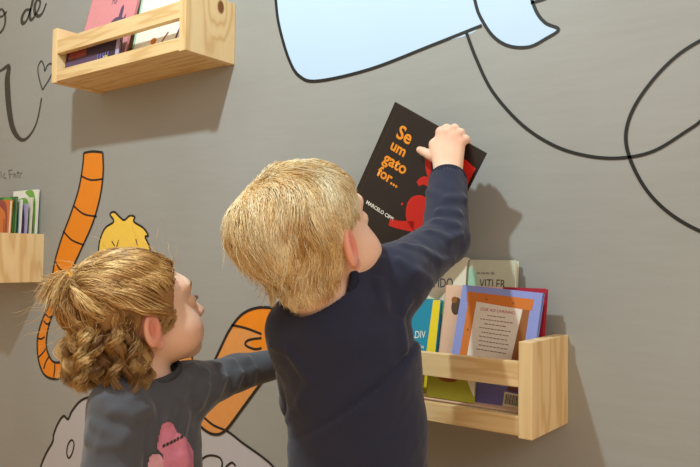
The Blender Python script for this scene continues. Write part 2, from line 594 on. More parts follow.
# --- the black book in the boy's hand
TLw, TRw, BLw = W(395, 102, .104), W(484, 157, .085), W(358, 226, .085)
ex = Vector(TRw - TLw)
ez = Vector(TLw - BLw)
BWd, BHt = ex.length, ez.length
exn, ezn = ex.normalized(), ez.normalized()
sk = exn.dot(ezn)
exo = (exn - ezn * sk * .2).normalized()
ezo = (ezn - exo * ezn.dot(exo)).normalized()
Mb = frame(tuple(Vector(TLw) - ezo * BHt), exo, ezo)
hb = book('picture_book', 'black paperback with orange title held up in the boy\'s hand', BWd, BHt, .005, Mb, mat('glossy_black_cover', rgb(38, 32, 30), .3, .1, 30, spec=.5))
w_, h_ = BWd, BHt
for s, zz, sz, xo in (('Se', .775, .036, .150), ('um', .675, .028, .145), ('gato', .560, .031, .135), ('for...', .445, .028, .135)):
    text(hb, 'title_lettering', s, sz, w_ * xo, h_ * zz, P['orange'], bold=.0008)
text(hb, 'author_lettering', 'MARCELO CIPIS', .0098, w_ * .155, h_ * .205, P['white'], bold=.0002)
strokes(hb, 'red_cat_print', [(w_ * .66, h_ * .95), (w_ * .56, h_ * .90), (w_ * .535, h_ * .78), (w_ * .60, h_ * .68), (w_ * .70, h_ * .62)], [.010, .013, .013, .011, .01], P['red'])
strokes(hb, 'red_cat_print', [(w_ * .555, h_ * .555), (w_ * .60, h_ * .605), (w_ * .72, h_ * .60), (w_ * .84, h_ * .54)], [.010, .015, .016, .014], P['red'])
art(hb, 'red_cat_print', [(w_ * .60, h_ * .28), (w_ * .545, h_ * .38), (w_ * .57, h_ * .46), (w_ * .67, h_ * .50), (w_ * .78, h_ * .43), (w_ * .78, h_ * .30), (w_ * .70, h_ * .24)], P['red'], 2, True)
strokes(hb, 'red_cat_print', [(w_ * .46, h_ * .185), (w_ * .55, h_ * .205), (w_ * .70, h_ * .26)], [.014, .015, .02], P['red'])
art(hb, 'red_cat_print', [(w_ * .76, h_ * .50), (w_ * .76, h_ * .84), (w_ * .86, h_ * .89), (w_ * .98, h_ * .87), (w_ * .985, h_ * .50), (w_ * .88, h_ * .46)], P['red'], 3)
art(hb, 'red_cat_print', oval(w_ * .50, h_ * .36, .002, .003), P['red'], 2)
strokes(hb, 'cover_line', [(w_ * .055, h_ * .06), (w_ * .055, h_ * .92)], .0008, P['umber'])

# --- books standing in the shelf that the boy reaches over: (front face leans back to the wall)
BZ = ZB + .0175
G = 'picture books in the shelf below the held book'


def lean_book(name, label, x0, n, z, w, h, t, top_n, cover, roll=0., spine='left', group=G, turn=0.):
    """bottom left corner of the front at (x0, -n, z); top of the front at n = top_n"""
    s = (n - top_n) / h
    ez_ = Vector((math.sin(roll), s, math.sqrt(max(.01, 1 - s * s))))
    ex_ = Vector((math.cos(roll) * math.cos(turn), math.sin(turn), -math.sin(roll)))
    return book(name, label, w, h, t, frame((x0, -n, z), ex_, ez_), cover, spine, group)


# cream book at the back
b1 = lean_book('picture_book', 'tall cream picture book with a blue title and green trees, nearest the boy\'s sleeve', -.826, .054, BZ + .001, .206, .262, .010, .026, P['cream'])
text(b1, 'title_lettering', 'RÁPIDO', .0245, .116, .203, P['navy'], rot=.05, sx=.74)
art(b1, 'tree_print', [(.09, .168), (.11, .18), (.14, .183), (.17, .178), (.2, .168), (.205, .135), (.18, .13), (.165, .14), (.14, .145), (.1, .145)], P['green'], 2, True)
art(b1, 'sky_print', rect(.002, .002, .204, .165), P['sky'], 1)
art(b1, 'trunk_print', [(.145, .0), (.163, .0), (.175, .15), (.16, .152)], P['dorange'], 3)
art(b1, 'bush_print', oval(.19, .075, .016, .028), P['leaf'], 2, False)
# pale grey green book
b2 = lean_book('picture_book', 'pale grey green book with a thin dark title, standing behind the blue framed book', -.618, .052, BZ + .001, .092, .258, .014, .022, P['greygreen'], .0)
text(b2, 'title_lettering', 'VITLER', .022, .024, .208, P['umber'], sx=.75)
text(b2, 'small_lettering', 'as cores de', .0075, .018, .232, P['umber'])
art(b2, 'mint_reflection', [(.001, .19), (.001, .245), (.016, .235), (.02, .215), (.012, .2), (.016, .19)], P['mint'], 1)  # reflection at the left of the cover, painted in as mint colour
# teal book in front
b3 = lean_book('picture_book', 'turquoise picture book with white lettering and a yellow edge', -.846, .098, BZ + .001, .194, .186, .008, .064, P['teal'])
text(b3, 'title_lettering', 'ADIV', .019, .138, .112, P['white'], rot=.1, sx=.75)
text(b3, 'small_lettering', 'nha', .010, .155, .095, P['white'], rot=.1)
art(b3, 'yellow_band_print', [(.172, .0), (.193, .0), (.193, .185), (.178, .185)], P['yellow'], 1)
art(b3, 'fish_print', oval(.15, .07, .012, .008), P['periwinkle'], 1)
# blush book
b4 = lean_book('picture_book', 'blush pink picture book with a small brown monkey print', -.650, .090, BZ + .020, .110, .195, .006, .050, P['blush'])
art(b4, 'monkey_print', oval(.026, .157, .010, .016), P['umber'], 1)
art(b4, 'monkey_print', oval(.021, .168, .006, .006), P['brown'], 2)
strokes(b4, 'monkey_print', [(.03, .143), (.036, .151), (.034, .166)], .003, P['umber'], 2)
# crimson book
b6 = lean_book('picture_book', 'dark red picture book peeking out at the corner behind the blue one', -.575, .074, BZ + .020, .112, .193, .010, .042, P['crimson'])
art(b6, 'plum_print', oval(.098, .15, .008, .02), P['plum'], 1)
# blue framed back cover with a poem and a barcode
b5 = lean_book('picture_book', 'lavender blue book with a wooden frame print around a printed poem', -.6185, .108, BZ + .0205, .150, .197, .006, .066, P['periwinkle'], spine='right', roll=.06)
w_, h_ = .150, .197
art(b5, 'frame_print', rect(.016, .03, .032, .181), P['dorange'], 1)
art(b5, 'frame_print', rect(.112, .03, .130, .181), P['brown'], 1)
art(b5, 'frame_print', [(.013, .168), (.134, .166), (.135, .185), (.012, .186)], P['dorange'], 2)
for fx, fz in ((.024, .06), (.024, .12), (.121, .09), (.121, .14), (.05, .176), (.1, .175)):
    art(b5, 'frame_peg_print', oval(fx, fz, .0022, .0022, 8), P['brown'], 3)
art(b5, 'poem_page_print', [(.030, .042), (.108, .040), (.118, .166), (.032, .170)], P['paper'], 3)
text(b5, 'poem_heading', 'ODE AO LIVRINHO', .0075, .074, .156, P['crimson'], 4, align='CENTER')
words = []
for i in range(13):
    ln = .034 + .024 * abs(math.sin(i * 1.7))
    zz = .148 - i * .0074 - (.005 if i > 8 else 0)
    xx = .0735 - ln / 2
    while xx < .0735 + ln / 2:      # words of a line
        wl = .003 + .004 * random.random()
        words.append(rect(xx, zz, xx + wl, zz + .0014))
        xx += wl + .0013
art_many(b5, 'poem_lines', words, P['ink'], 4)
art(b5, 'violet_band_print', rect(.001, .001, .149, .036), P['violet'], 1)
art(b5, 'barcode_label', rect(.108, .004, .138, .028), P['cream'], 2)
xx = .111
bars = []
for i in range(13):
    ww = (.0007, .0014, .0009)[i % 3]
    bars.append(rect(xx, .009, xx + ww, .025))
    xx += ww + (.0007, .0011)[i % 2]
art_many(b5, 'barcode_bars', bars, P['black'], 3)
# thin booklet slumped in front, seen through the slot
b7 = lean_book('paper_booklet', 'yellow green booklet slumped behind the lower slot, with a curled corner', -.645, .126, BZ + .020, .092, .050, .004, .118, P['lime'], group=None)
art(b7, 'brown_print', oval(.040, .034, .018, .005), P['brown'], 1)
art(b7, 'brown_print', oval(.05, .042, .012, .004), P['barred'], 1)
art(b7, 'curled_corner', [(.070, .050), (.092, .050), (.092, .010), (.084, .022)], P['white'], 2)
b8 = book('flat_book', 'thick blush book lying flat under the yellow green booklet', .20, .080, .018, frame((-.668, -.133, BZ + .0190), (1, .0, 0), (0, 1, 0)), P['blush'], group=None)
b9 = lean_book('picture_book', 'dark green and red book low behind the slot, beside the turquoise one', -.785, .112, BZ + .001, .112, .072, .006, .106, P['dgreen'])
art(b9, 'red_print', rect(.06, .028, .11, .07), P['barred'], 1)

# --- books in the high shelf
G2 = 'books in the high shelf'
AZ = ZA + .0175
a1 = lean_book('picture_book', 'pink book with a purple castle print in the high shelf', -1.797, .112, AZ + .001, .225, .265, .007, .050, P['pink'], roll=.03, group=G2)
art(a1, 'castle_print', [(x + .05, z) for x, z in [(.075, .150), (.150, .128), (.155, .138), (.140, .150), (.138, .165), (.130, .152), (.122, .156), (.120, .185), (.113, .196), (.107, .185), (.105, .160), (.092, .160)]], P['plum'], 1)
text(a1, 'title_lettering', 'Fui', .03, .105, .205, P['plum'], rot=.0, sx=.7)
text(a1, 'small_lettering', 'contos de', .010, .03, .16, P['blush'])
a2 = lean_book('picture_book', 'white book with a teal edge standing beside the pink one', -1.550, .100, AZ + .001, .225, .22, .008, .060, P['white'], group=G2)
art(a2, 'teal_edge_print', rect(.0, .0, .008, .22), P['mint'], 1)
art(a2, 'sketch_print', oval(.085, .052, .012, .009), P['dorange'], 1)
strokes(a2, 'sketch_print', [(.115, .032), (.125, .05), (.14, .066)], .006, P['barred'], 1)
strokes(a2, 'sketch_print', [(.17, .03), (.178, .06), (.19, .08)], .007, P['plum'], 1)
a3 = lean_book('picture_book', 'dark plum book with a yellow label seen through the slot of the high shelf', -1.797, .132, AZ + .001, .245, .088, .006, .122, P['dplum'], group=G2)
art(a3, 'red_print', rect(.012, .045, .095, .085), P['barred'], 1)
art(a3, 'violet_print', rect(.004, .004, .150, .042), P['plum'], 2)
art(a3, 'yellow_label', rect(.178, .012, .198, .030), P['yellow'], 2)
art(a3, 'lilac_edge', rect(.228, .002, .244, .086), P['lilac'], 2)
for i in range(5):
    art(a3, 'violet_print', rect(.15 + i * .011, .006, .155 + i * .011, .040), P['violet'], 3)
a4 = book('flat_book', 'white open book lying flat on the board of the high shelf', .24, .09, .006, frame((-1.545, -.132, AZ + .0070), (1, 0, 0), (0, 1, 0)), P['white'], group=None)

# --- books in the far shelf
G3 = 'books in the shelf at the picture edge'
CZ = ZC + .0175
cdef = [(.020, 189, .006, 'white', 'leaf', 'white picture book with a green leaf print, rearmost in the shelf at the picture edge'),
        (.037, 197, .006, 'cream', 'leaf', 'cream book with a lime green print in the shelf at the picture edge'),
        (.054, 203, .006, 'lilac', 'plum', 'lilac book standing between pale covers in the shelf at the picture edge'),
        (.071, 199, .006, 'white', 'teal', 'white book with blue strokes in the shelf at the picture edge'),
        (.088, 196, .006, 'dgreen', 'green', 'green book in the shelf at the picture edge'),
        (.106, 199, .010, 'dorange', 'barred', 'rust orange book in the shelf at the picture edge')]
for i, (n_, ty, t, cv, ac, lb) in enumerate(cdef):
    x1 = XC - ET - .002 - .004 * (i % 2)
    px_ = 36 - i * 5
    ztop = W(px_, ty, n_)[2]
    h = ztop - CZ - .001
    w = .15 + .012 * (i % 3)
    o = lean_book('picture_book', lb, x1 - w, n_, CZ + .001, w, h, t, n_ - .008, P[cv], group=G3)
    art(o, 'cover_print', [(w * .5, h * .98), (w * .8, h * .99), (w * .93, h * .86), (w * .96, h * .6), (w * .9, h * .5), (w * .88, h * .8), (w * .72, h * .9)], P[ac], 1, True)
    strokes(o, 'cover_print', [(w * .93, h * .55), (w * .955, h * .4), (w * .94, h * .2)], .006, P[ac], 1)
    strokes(o, 'cover_print', [(w * .84, h * .75), (w * .87, h * .5), (w * .85, h * .3)], .004, P['umber'], 2)


# ------------------------------------------------------------------ smooth solid modelling for the two children
def smin(a, b, k):
    if k <= 0:
        return np.minimum(a, b)
    h = np.clip(.5 + .5 * (b - a) / k, 0, 1)
    return b * (1 - h) + a * h - k * h * (1 - h)


def smax(a, b, k):
    return -smin(-a, -b, k)


def rcone(Pn, a, b, ra, rb):
    a = np.asarray(a, np.float32)
    b = np.asarray(b, np.float32)
    d = b - a
    v = Pn - a
    t = np.clip(v @ d / max(float(d @ d), 1e-12), 0, 1)
    return np.linalg.norm(v - t[:, None] * d, axis=1) - (ra + (rb - ra) * t)


def ell(Pn, c, rad, A=None):
    v = Pn - np.asarray(c, np.float32)
    if A is not None:
        v = v @ np.asarray(A, np.float32).T      # rows of A: local axes
    rad = np.asarray(rad, np.float32)
    k0 = np.linalg.norm(v / rad, axis=1)
    k1 = np.linalg.norm(v / (rad * rad), axis=1) + 1e-9
    return k0 * (k0 - 1) / k1


def polymesh(field, lo_, hi_, vox):
    """surface nets over the zero set of field, only blocks near the surface are evaluated"""
    lo_ = np.asarray(lo_, float)
    B = 8
    nb = np.ceil((np.asarray(hi_) - lo_) / (vox * B)).astype(int) + 1
    n = nb * B
    g = np.stack(np.meshgrid(*[np.arange(k) for k in nb], indexing='ij'), -1).reshape(-1, 3)
    cen = lo_ + (g * B + B / 2 - .5) * vox
    dc = field(cen.astype(np.float32))
    Sg = np.where(dc > 0, 1., -1.).astype(np.float32).reshape(nb)
    Sf = np.repeat(np.repeat(np.repeat(Sg, B, 0), B, 1), B, 2)
    act = g[np.abs(dc) < vox * B * 1.35]
    off = np.stack(np.meshgrid(*[np.arange(B)] * 3, indexing='ij'), -1).reshape(-1, 3)
    for i in range(0, len(act), 400):
        idx = (act[i:i + 400, None, :] * B + off[None]).reshape(-1, 3)
        Sf[idx[:, 0], idx[:, 1], idx[:, 2]] = field((lo_ + idx * vox).astype(np.float32))
    ins = Sf < 0
    c = [ins[i:n[0] - 1 + i, j:n[1] - 1 + j, k:n[2] - 1 + k] for i in (0, 1) for j in (0, 1) for k in (0, 1)]
    al = c[0].copy()
    an = c[0].copy()
    for q_ in c[1:]:
        al &= q_
        an |= q_
    mixed = an & ~al
    cells = np.argwhere(mixed)
    vid = np.full(mixed.shape, -1, np.int32)
    vid[mixed] = np.arange(len(cells))
    acc = np.zeros((len(cells), 3))
    cnt = np.zeros(len(cells))
    for ax in range(3):
        o1, o2 = [q_ for q_ in range(3) if q_ != ax]
        for a in (0, 1):
            for b in (0, 1):
                p0 = cells.copy()
                p0[:, o1] += a
                p0[:, o2] += b
                p1 = p0.copy()
                p1[:, ax] += 1
                s0 = Sf[p0[:, 0], p0[:, 1], p0[:, 2]]
                s1 = Sf[p1[:, 0], p1[:, 1], p1[:, 2]]
                cr_ = (s0 < 0) != (s1 < 0)
                t = np.where(cr_, s0 / np.where(cr_, s0 - s1, 1), 0)
                q_ = p0.astype(float)
                q_[:, ax] += t
                acc += np.where(cr_[:, None], q_, 0)
                cnt += cr_
    V = lo_ + acc / cnt[:, None] * vox
    quads = []
    for ax in range(3):
        o1, o2 = [(1, 2), (2, 0), (0, 1)][ax]
        sl0 = [slice(1, -1)] * 3
        sl1 = [slice(1, -1)] * 3
        sl0[ax] = slice(0, -1)
        sl1[ax] = slice(1, None)
        A0, A1 = ins[tuple(sl0)], ins[tuple(sl1)]
        e = np.argwhere(A0 != A1)
        st = A0[e[:, 0], e[:, 1], e[:, 2]]
        base = e + 1
        base[:, ax] -= 1
        q4 = []
        for da, db in ((-1, -1), (0, -1), (0, 0), (-1, 0)):
            p_ = base.copy()
            p_[:, o1] += da
            p_[:, o2] += db
            q4.append(vid[p_[:, 0], p_[:, 1], p_[:, 2]])
        q4 = np.stack(q4, 1)
        q4[~st] = q4[~st][:, ::-1]
        quads.append(q4)
    Q = np.concatenate(quads)
    return V, Q[(Q >= 0).all(1)]


def trace(field, px, py, t0=.7, t1=1.6):
    d = ray(px, py)
    L = np.linalg.norm(d)
    t = t0
    for _ in range(80):
        s = float(field((CAM + d * t)[None].astype(np.float32))[0])
        t += s / L * .8
        if s < .0004:
            return CAM + d * t
        if t > t1:
            break
    return None


def add_mesh(name, VQ, m, root, local):
    V, Q = VQ
    return link(name, mesh_np(name, V - np.asarray(local), Q), m, root)


def axes(yaw, pitch, roll=0.):
    """rows: right, forward, up of a body whose facing is yaw degrees right of the line of sight"""
    y, p, ro = map(math.radians, (yaw, pitch, roll))
    up = np.array([0, 0, 1.])
    fh = np.array([CF[0], CF[1], 0])
    fh /= np.linalg.norm(fh)
    rh = np.cross(fh, up)
    F_ = math.cos(p) * (math.sin(y) * rh + math.cos(y) * fh) + math.sin(p) * up
    R_ = np.cross(F_, up)
    R_ /= np.linalg.norm(R_)
    U_ = np.cross(R_, F_)
    R2 = R_ * math.cos(ro) + U_ * math.sin(ro)
    U2 = -R_ * math.sin(ro) + U_ * math.cos(ro)
    return np.array([R2, F_, U2])


def skull(p):
    d = ell(p, (0, -.012, .02), (.069, .087, .07))
    d = smin(d, ell(p, (0, .026, -.03), (.057, .056, .062)), .03)
    return d


def head_sdf(p):
    d = skull(p)
    ax_ = np.abs(p)
    m = np.column_stack([ax_[:, 0], p[:, 1], p[:, 2]]).astype(np.float32)      # mirrored
    d = smin(d, ell(m, (.033, .050, -.046), (.029, .030, .030)), .022)
    d = smin(d, ell(p, (0, .064, -.078), (.022, .018, .016)), .022)
    d = smin(d, ell(p, (0, .070, .022), (.042, .016, .014)), .02)
    d = smax(d, -ell(m, (.028, .096, -.002), (.017, .018, .012)), .012)
    d = smin(d, rcone(p, (0, .080, -.004), (0, .0955, -.028), .0055, .0082), .012)
    d = smin(d, ell(m, (.0085, .089, -.031), (.0065, .0065, .0055)), .006)
    lid = ell(m, (.0275, .0705, -.004), (.0145, .0135, .0130))
    lid = smax(lid, -ell(m, (.0275, .086, -.005), (.0115, .012, .0052)), .002)
    d = smin(d, lid, .004)
    d = smin(d, ell(p, (0, .0855, -.0525), (.0165, .0065, .0048)), .006)
    d = smin(d, ell(p, (0, .0840, -.0615), (.0135, .0065, .0055)), .005)
    d = smax(d, -ell(p, (0, .0935, -.0572), (.018, .006, .0012)), .002)
    # ears
    th = .45
    A = np.array([[math.cos(th), math.sin(th), 0], [-math.sin(th), math.cos(th), -.2], [0, .2, 1]])
    A /= np.linalg.norm(A, axis=1)[:, None]
    e = ell(m, (.074, -.010, -.018), (.0075, .0165, .0255), A)
    e = smin(e, ell(m, (.0695, -.004, -.042), (.005, .008, .008)), .006)
    e = smax(e, -ell(m, (.0825, -.007, -.015), (.0085, .0105, .0175), A), .003)
    e = smin(e, ell(m, (.072, -.010, -.014), (.004, .004, .010), A), .004)
    d = smin(d, e, .005)
    return d


def hand_chain(wrist, dirv, back, thumb_side, s=1., curl=.5):
    """list of chains of (a, b, ra, rb); fingers bend away from the back of the hand"""
    dirv = np.asarray(dirv, float) / np.linalg.norm(dirv)
    back = np.asarray(back, float)
    back = back - dirv * (back @ dirv)
    back /= np.linalg.norm(back)
    side = np.cross(dirv, back) * thumb_side
    palm, fingers = [], []
    for i, (o, l, fl) in enumerate(((.0155, .046, .040), (.0055, .049, .045), (-.0045, .046, .041), (-.0135, .041, .032))):
        k = wrist + dirv * l * s + side * o * s
        palm.append((wrist + side * o * .55 * s, k, .0105 * s, .0085 * s))
        p0, ang, ch = k, 0., []
        for j, fr_ in enumerate((.45, .32, .26)):
            ang += curl * (.55, .8, .6)[j]
            dv = dirv * math.cos(ang) - back * math.sin(ang)
            p1 = p0 + dv * fl * fr_ * s
            ch.append((p0, p1, (.0075 - .0008 * j) * s, (.007 - .0009 * j) * s))
            p0 = p1
        fingers.append(ch)
    t0 = wrist + dirv * .012 * s + side * .014 * s
    t1 = t0 + (dirv * .6 + side * .75 - back * .35) * .022 * s
    t2 = t1 + (dirv * .85 + side * .35 - back * .4) * .019 * s
    t3 = t2 + (dirv * .95 + side * .05 - back * .35) * .015 * s
    fingers.append([(t0, t1, .0105 * s, .0088 * s), (t1, t2, .0085 * s, .0075 * s), (t2, t3, .0075 * s, .006 * s)])
    return palm, fingers


def hand_sdf(p, hand, d):
    palm, fingers = hand
    for a, b, ra, rb in palm:
        d = smin(d, rcone(p, a, b, ra, rb), .009)
    for ch in fingers:
        f_ = None
        for a, b, ra, rb in ch:
            q_ = rcone(p, a, b, ra, rb)
            f_ = q_ if f_ is None else smin(f_, q_, .002)
        d = smin(d, f_, .0035)
    return d


def ridges(p, d, lines, r=.006, k=.012):
    for L in lines:
        if len(L) < 2:
            continue
        f_ = None
        n_ = len(L)
        for i in range(n_ - 1):
            ra = r * (.35 + .65 * math.sin(math.pi * (i + .5) / (n_)))
            q_ = rcone(p, L[i], L[i + 1], ra, ra)
            f_ = q_ if f_ is None else np.minimum(f_, q_)
        d = smin(d, f_, k)
    return d


def wob(p, amp, k, seed):
    r_ = np.random.default_rng(seed)
    out = np.zeros(len(p), np.float32)
    w = p.astype(np.float32)
    for i in range(4):
        d1 = r_.normal(size=3)
        d2 = r_.normal(size=3)
        out += np.sin(w @ (d1 * k).astype(np.float32) + 1.6 * np.sin(w @ (d2 * k * .6).astype(np.float32) + i)) / 4
    return out * amp


def skin_material(name, base, red):
    m = bpy.data.materials.new(name)
    m.use_nodes = True
    nt = m.node_tree
    b = nt.nodes['Principled BSDF']
    b.inputs['Roughness'].default_value = .5
    b.inputs['Specular IOR Level'].default_value = .35
    b.inputs['Subsurface Weight'].default_value = .25
    b.inputs['Subsurface Radius'].default_value = (.010, .004, .002)
    b.inputs['Subsurface Scale'].default_value = .5
    at = nd(nt, 'ShaderNodeAttribute', attribute_name='flush')
    no = nd(nt, 'ShaderNodeTexNoise', i_Scale=60., i_Detail=3.)
    tc = nd(nt, 'ShaderNodeTexCoord')
    nt.links.new(tc.outputs['Object'], no.inputs['Vector'])
    ad = nd(nt, 'ShaderNodeMath', operation='MULTIPLY_ADD', use_clamp=True)
    ad.inputs[1].default_value = .16
    nt.links.new(no.outputs['Fac'], ad.inputs[0])
    nt.links.new(at.outputs['Fac'], ad.inputs[2])
    mx = nd(nt, 'ShaderNodeMix', data_type='RGBA')
    mx.inputs['A'].default_value = base
    mx.inputs['B'].default_value = red
    nt.links.new(ad.outputs[0], mx.inputs['Factor'])
    nt.links.new(mx.outputs['Result'], b.inputs['Base Color'])
    return m


def flush_attr(o, V, H, A, s, extra=()):
    p = (V - H) @ A.T / s
    m = np.column_stack([np.abs(p[:, 0]), p[:, 1], p[:, 2]])
    g = lambda c, r: np.exp(-(((m - np.array(c)) / r) ** 2).sum(1))
    v = .8 * g((.075, -.010, -.018), (.014, .024, .034)) + .22 * g((.038, .068, -.042), (.022, .03, .02))
    v += .85 * ((np.abs(p[:, 0]) < .015) & (p[:, 1] > .082) & (p[:, 2] < -.049) & (p[:, 2] > -.066))
    v += .25 * g((0, .1, -.03), (.02, .02, .012))
    for c, r in extra:
        v += .3 * np.exp(-(((V - c) / r) ** 2).sum(1))
    at = o.data.attributes.new('flush', 'FLOAT', 'POINT')
    at.data.foreach_set('value', np.clip(v, 0, 1).astype(np.float32))


# ---- hair made of single strands
def hair_material(name, dark, mid, light):
    m = bpy.data.materials.new(name)
    m.use_nodes = True
    nt = m.node_tree
    b = nt.nodes['Principled BSDF']
    b.inputs['Roughness'].default_value = .42
    b.inputs['Specular IOR Level'].default_value = .45
    at = nd(nt, 'ShaderNodeAttribute', attribute_name='strand')
    cr = nd(nt, 'ShaderNodeValToRGB')
    e = cr.color_ramp.elements
    e[0].position, e[0].color = .0, dark
    e[1].position, e[1].color = 1., light
    e.new(.5).color = mid
    nt.links.new(at.outputs['Fac'], cr.inputs['Fac'])
    nt.links.new(cr.outputs[0], b.inputs['Base Color'])
    return m


def strand_mesh(name, paths, rad, rnd, cap=None, cap_val=.3):
    """paths (N, K, 3), rad (N,) -> thin three sided tubes, tapering to the tip"""
    N, K, _ = paths.shape
    T = np.gradient(paths, axis=1)
    T /= np.linalg.norm(T, axis=2, keepdims=True) + 1e-9
    ref = np.tile(np.array([.31, .53, .79]), (N, K, 1))
    X = np.cross(T, ref)
    X /= np.linalg.norm(X, axis=2, keepdims=True) + 1e-9
    Y = np.cross(T, X)
    prof = np.interp(np.linspace(0, 1, K), [0, .6, 1], [1., .95, .25])
    r = rad[:, None] * prof[None]
    V = np.stack([paths + (X * math.cos(a) + Y * math.sin(a)) * r[..., None] for a in (0, 2.094, 4.189)], 2)      # N,K,3,3
    V = V.reshape(-1, 3)
    i = (np.arange(N)[:, None, None] * K + np.arange(K - 1)[None, :, None]) * 3
    s = np.arange(3)[None, None]
    s2 = (s + 1) % 3
    Q = np.stack([i + s, i + s2, i + 3 + s2, i + 3 + s], -1).reshape(-1, 4)
    val = np.repeat(rnd, K * 3)
    if cap is not None:
        cV, cQ = cap
        Q = np.concatenate([Q, cQ + len(V)])
        V = np.concatenate([V, cV])
        val = np.concatenate([val, np.full(len(cV), cap_val)])
    me = mesh_np(name, V, Q)
    at = me.attributes.new('strand', 'FLOAT', 'POINT')
    at.data.foreach_set('value', val.astype(np.float32))
    return me


def grad(f_, p, e=.0015):
    g = np.stack([f_(p + np.eye(3)[i] * e) - f_(p - np.eye(3)[i] * e) for i in range(3)], 1)
    return g / (np.linalg.norm(g, axis=1, keepdims=True) + 1e-9)


def clump(paths, nclump, strength, r_):
    N, K, _ = paths.shape
    gi = r_.choice(N, nclump, replace=False)
    roots = paths[:, 0]
    near = np.empty(N, int)
    for i in range(0, N, 2000):
        d = np.linalg.norm(roots[i:i + 2000, None] - roots[gi][None], axis=2)
        near[i:i + 2000] = gi[d.argmin(1)]
    t = np.linspace(0, 1, K)[None, :, None] ** 1.3 * strength
    return paths + (paths[near] - paths) * t, near


def scalp_roots(n_, mask, r_):
    out = []
    tot = 0
    while tot < n_:
        d = r_.normal(size=(n_ * 2, 3))
        d /= np.linalg.norm(d, axis=1, keepdims=True)
        p = np.array([0, -.012, .02]) + d * np.array([.069, .087, .07])
        p = p[mask(p) < 0]
        out.append(p)
        tot += len(p)
    return np.concatenate(out)[:n_]


def hairline(p, girl=False):
    """negative where hair grows"""
    y = p[:, 1]
    zl = np.interp(y, [-.1, -.05, -.03, -.012, .012, .03, .05, .075], [-.062, -.058, -.035, .012, .016, .042, .062, .068])
    if girl:
        zl = np.interp(y, [-.1, -.05, -.03, -.014, .004, .014, .030, .045, .058, .075], [-.062, -.058, -.035, .008, .004, -.016, -.010, .028, .050, .056])
    return zl - p[:, 2]


def eyes(root, base, H, A, s, colour):
    M_S = mat('eye_white', rgb(232, 228, 222), .2, .01)
    M_I = mat('iris', colour, .15, .1, 900)
    M_P = mat('pupil', rgb(12, 10, 10), .1, .01)
    for sg in (-1, 1):
        c = H + (np.array([sg * .0275, .0700, -.004]) * s) @ A

        def ball(name, rad, cc, squash, m):
            bm = bmesh.new()
            bmesh.ops.create_uvsphere(bm, u_segments=20, v_segments=14, radius=rad)
            for v in bm.verts:
                q_ = np.array([v.co.x, v.co.y * squash, v.co.z]) @ A + cc - base
                v.co = q_
            me = bpy.data.meshes.new(name)
            bm.to_mesh(me)
            bm.free()
            for pl in me.polygons:
                pl.use_smooth = True
            return link(name, me, m, root)
        ball('eye', .0122 * s, c, 1., M_S)
        ball('iris', .0062 * s, c + A[1] * .0092 * s, .6, M_I)
        ball('pupil', .0030 * s, c + A[1] * .0122 * s, .5, M_P)


def lashes(root, base, H, A, s, m):
    """upper eyelashes: a few thin curved strands at each lid"""
    for sg in (-1, 1):
        ps = []
        for t in np.linspace(-1, 1, 17):
            c = np.array([sg * .0275 + t * .0115, .0835 - .004 * t * t, .0005 - .0025 * t * t])
            k = np.linspace(0, 1, 5)[:, None]
            ps.append(c + k * np.array([t * .002, .0045, -.001]) + k * k * np.array([0, 0, .003]))
        ps = np.array(ps) * s @ A + H - base
        me = strand_mesh('eyelashes', ps, np.full(len(ps), .00035), np.zeros(len(ps)))
        link('eyelashes', me, m, root)['kind'] = 'stuff'


def eyebrows(root, base, H, A, s, m):
    for sg in (-1, 1):
        ps = []
        for _ in range(70):
            t = random.uniform(-1, 1)
            c = np.array([[sg * (.029 + t * .015), .0855 - .010 * (t * .5 + .5) ** 2, .0225 + .003 * (1 - t * t) + random.uniform(-.0015, .0015)]])
            c = c - .0015 * grad(head_sdf, c)
            for _k in range(3):
                c = c - grad(head_sdf, c) * (head_sdf(c.astype(np.float32))[:, None] - .0006)
            k = np.linspace(0, 1, 4)[:, None]
            ps.append(c + k * np.array([sg * .006, -.001, .0006]))
        ps = np.array(ps) * s @ A + H - base
        me = strand_mesh('eyebrow', ps, np.full(len(ps), .00035), rng.random(len(ps)) * .4)
        link('eyebrow', me, m, root)['kind'] = 'stuff'


def ring(name, c, nrm, rad, tube, m, root, base, sq=1., A1=None):
    """ribbed band around a wrist or a neck"""
    nrm = np.asarray(nrm, float) / np.linalg.norm(nrm)
    a1 = np.cross(nrm, [0, 0, 1.] if A1 is None else A1)
    a1 /= np.linalg.norm(a1)
    a2 = np.cross(nrm, a1)
    V, Fq = [], []
    n1, n2 = 72, 10
    for i in range(n1):
        a = 2 * math.pi * i / n1
        rr = rad
        o_ = a1 * math.cos(a) * rr + a2 * math.sin(a) * rr * sq
        od = o_ / np.linalg.norm(o_)
        for j in range(n2):
            b = 2 * math.pi * j / n2
            tb = tube[0] * (1 + .10 * (i % 2))
            V.append(c + o_ + od * math.cos(b) * tb + nrm * math.sin(b) * tube[1] - base)
    for i in range(n1):
        for j in range(n2):
            Fq.append((i * n2 + j, ((i + 1) % n1) * n2 + j, ((i + 1) % n1) * n2 + (j + 1) % n2, i * n2 + (j + 1) % n2))
    return link(name, mesh_np(name, V, Fq), m, root)


def bounds(*pts, pad=.1):
    a = np.array(pts)
    return a.min(0) - pad, a.max(0) + pad


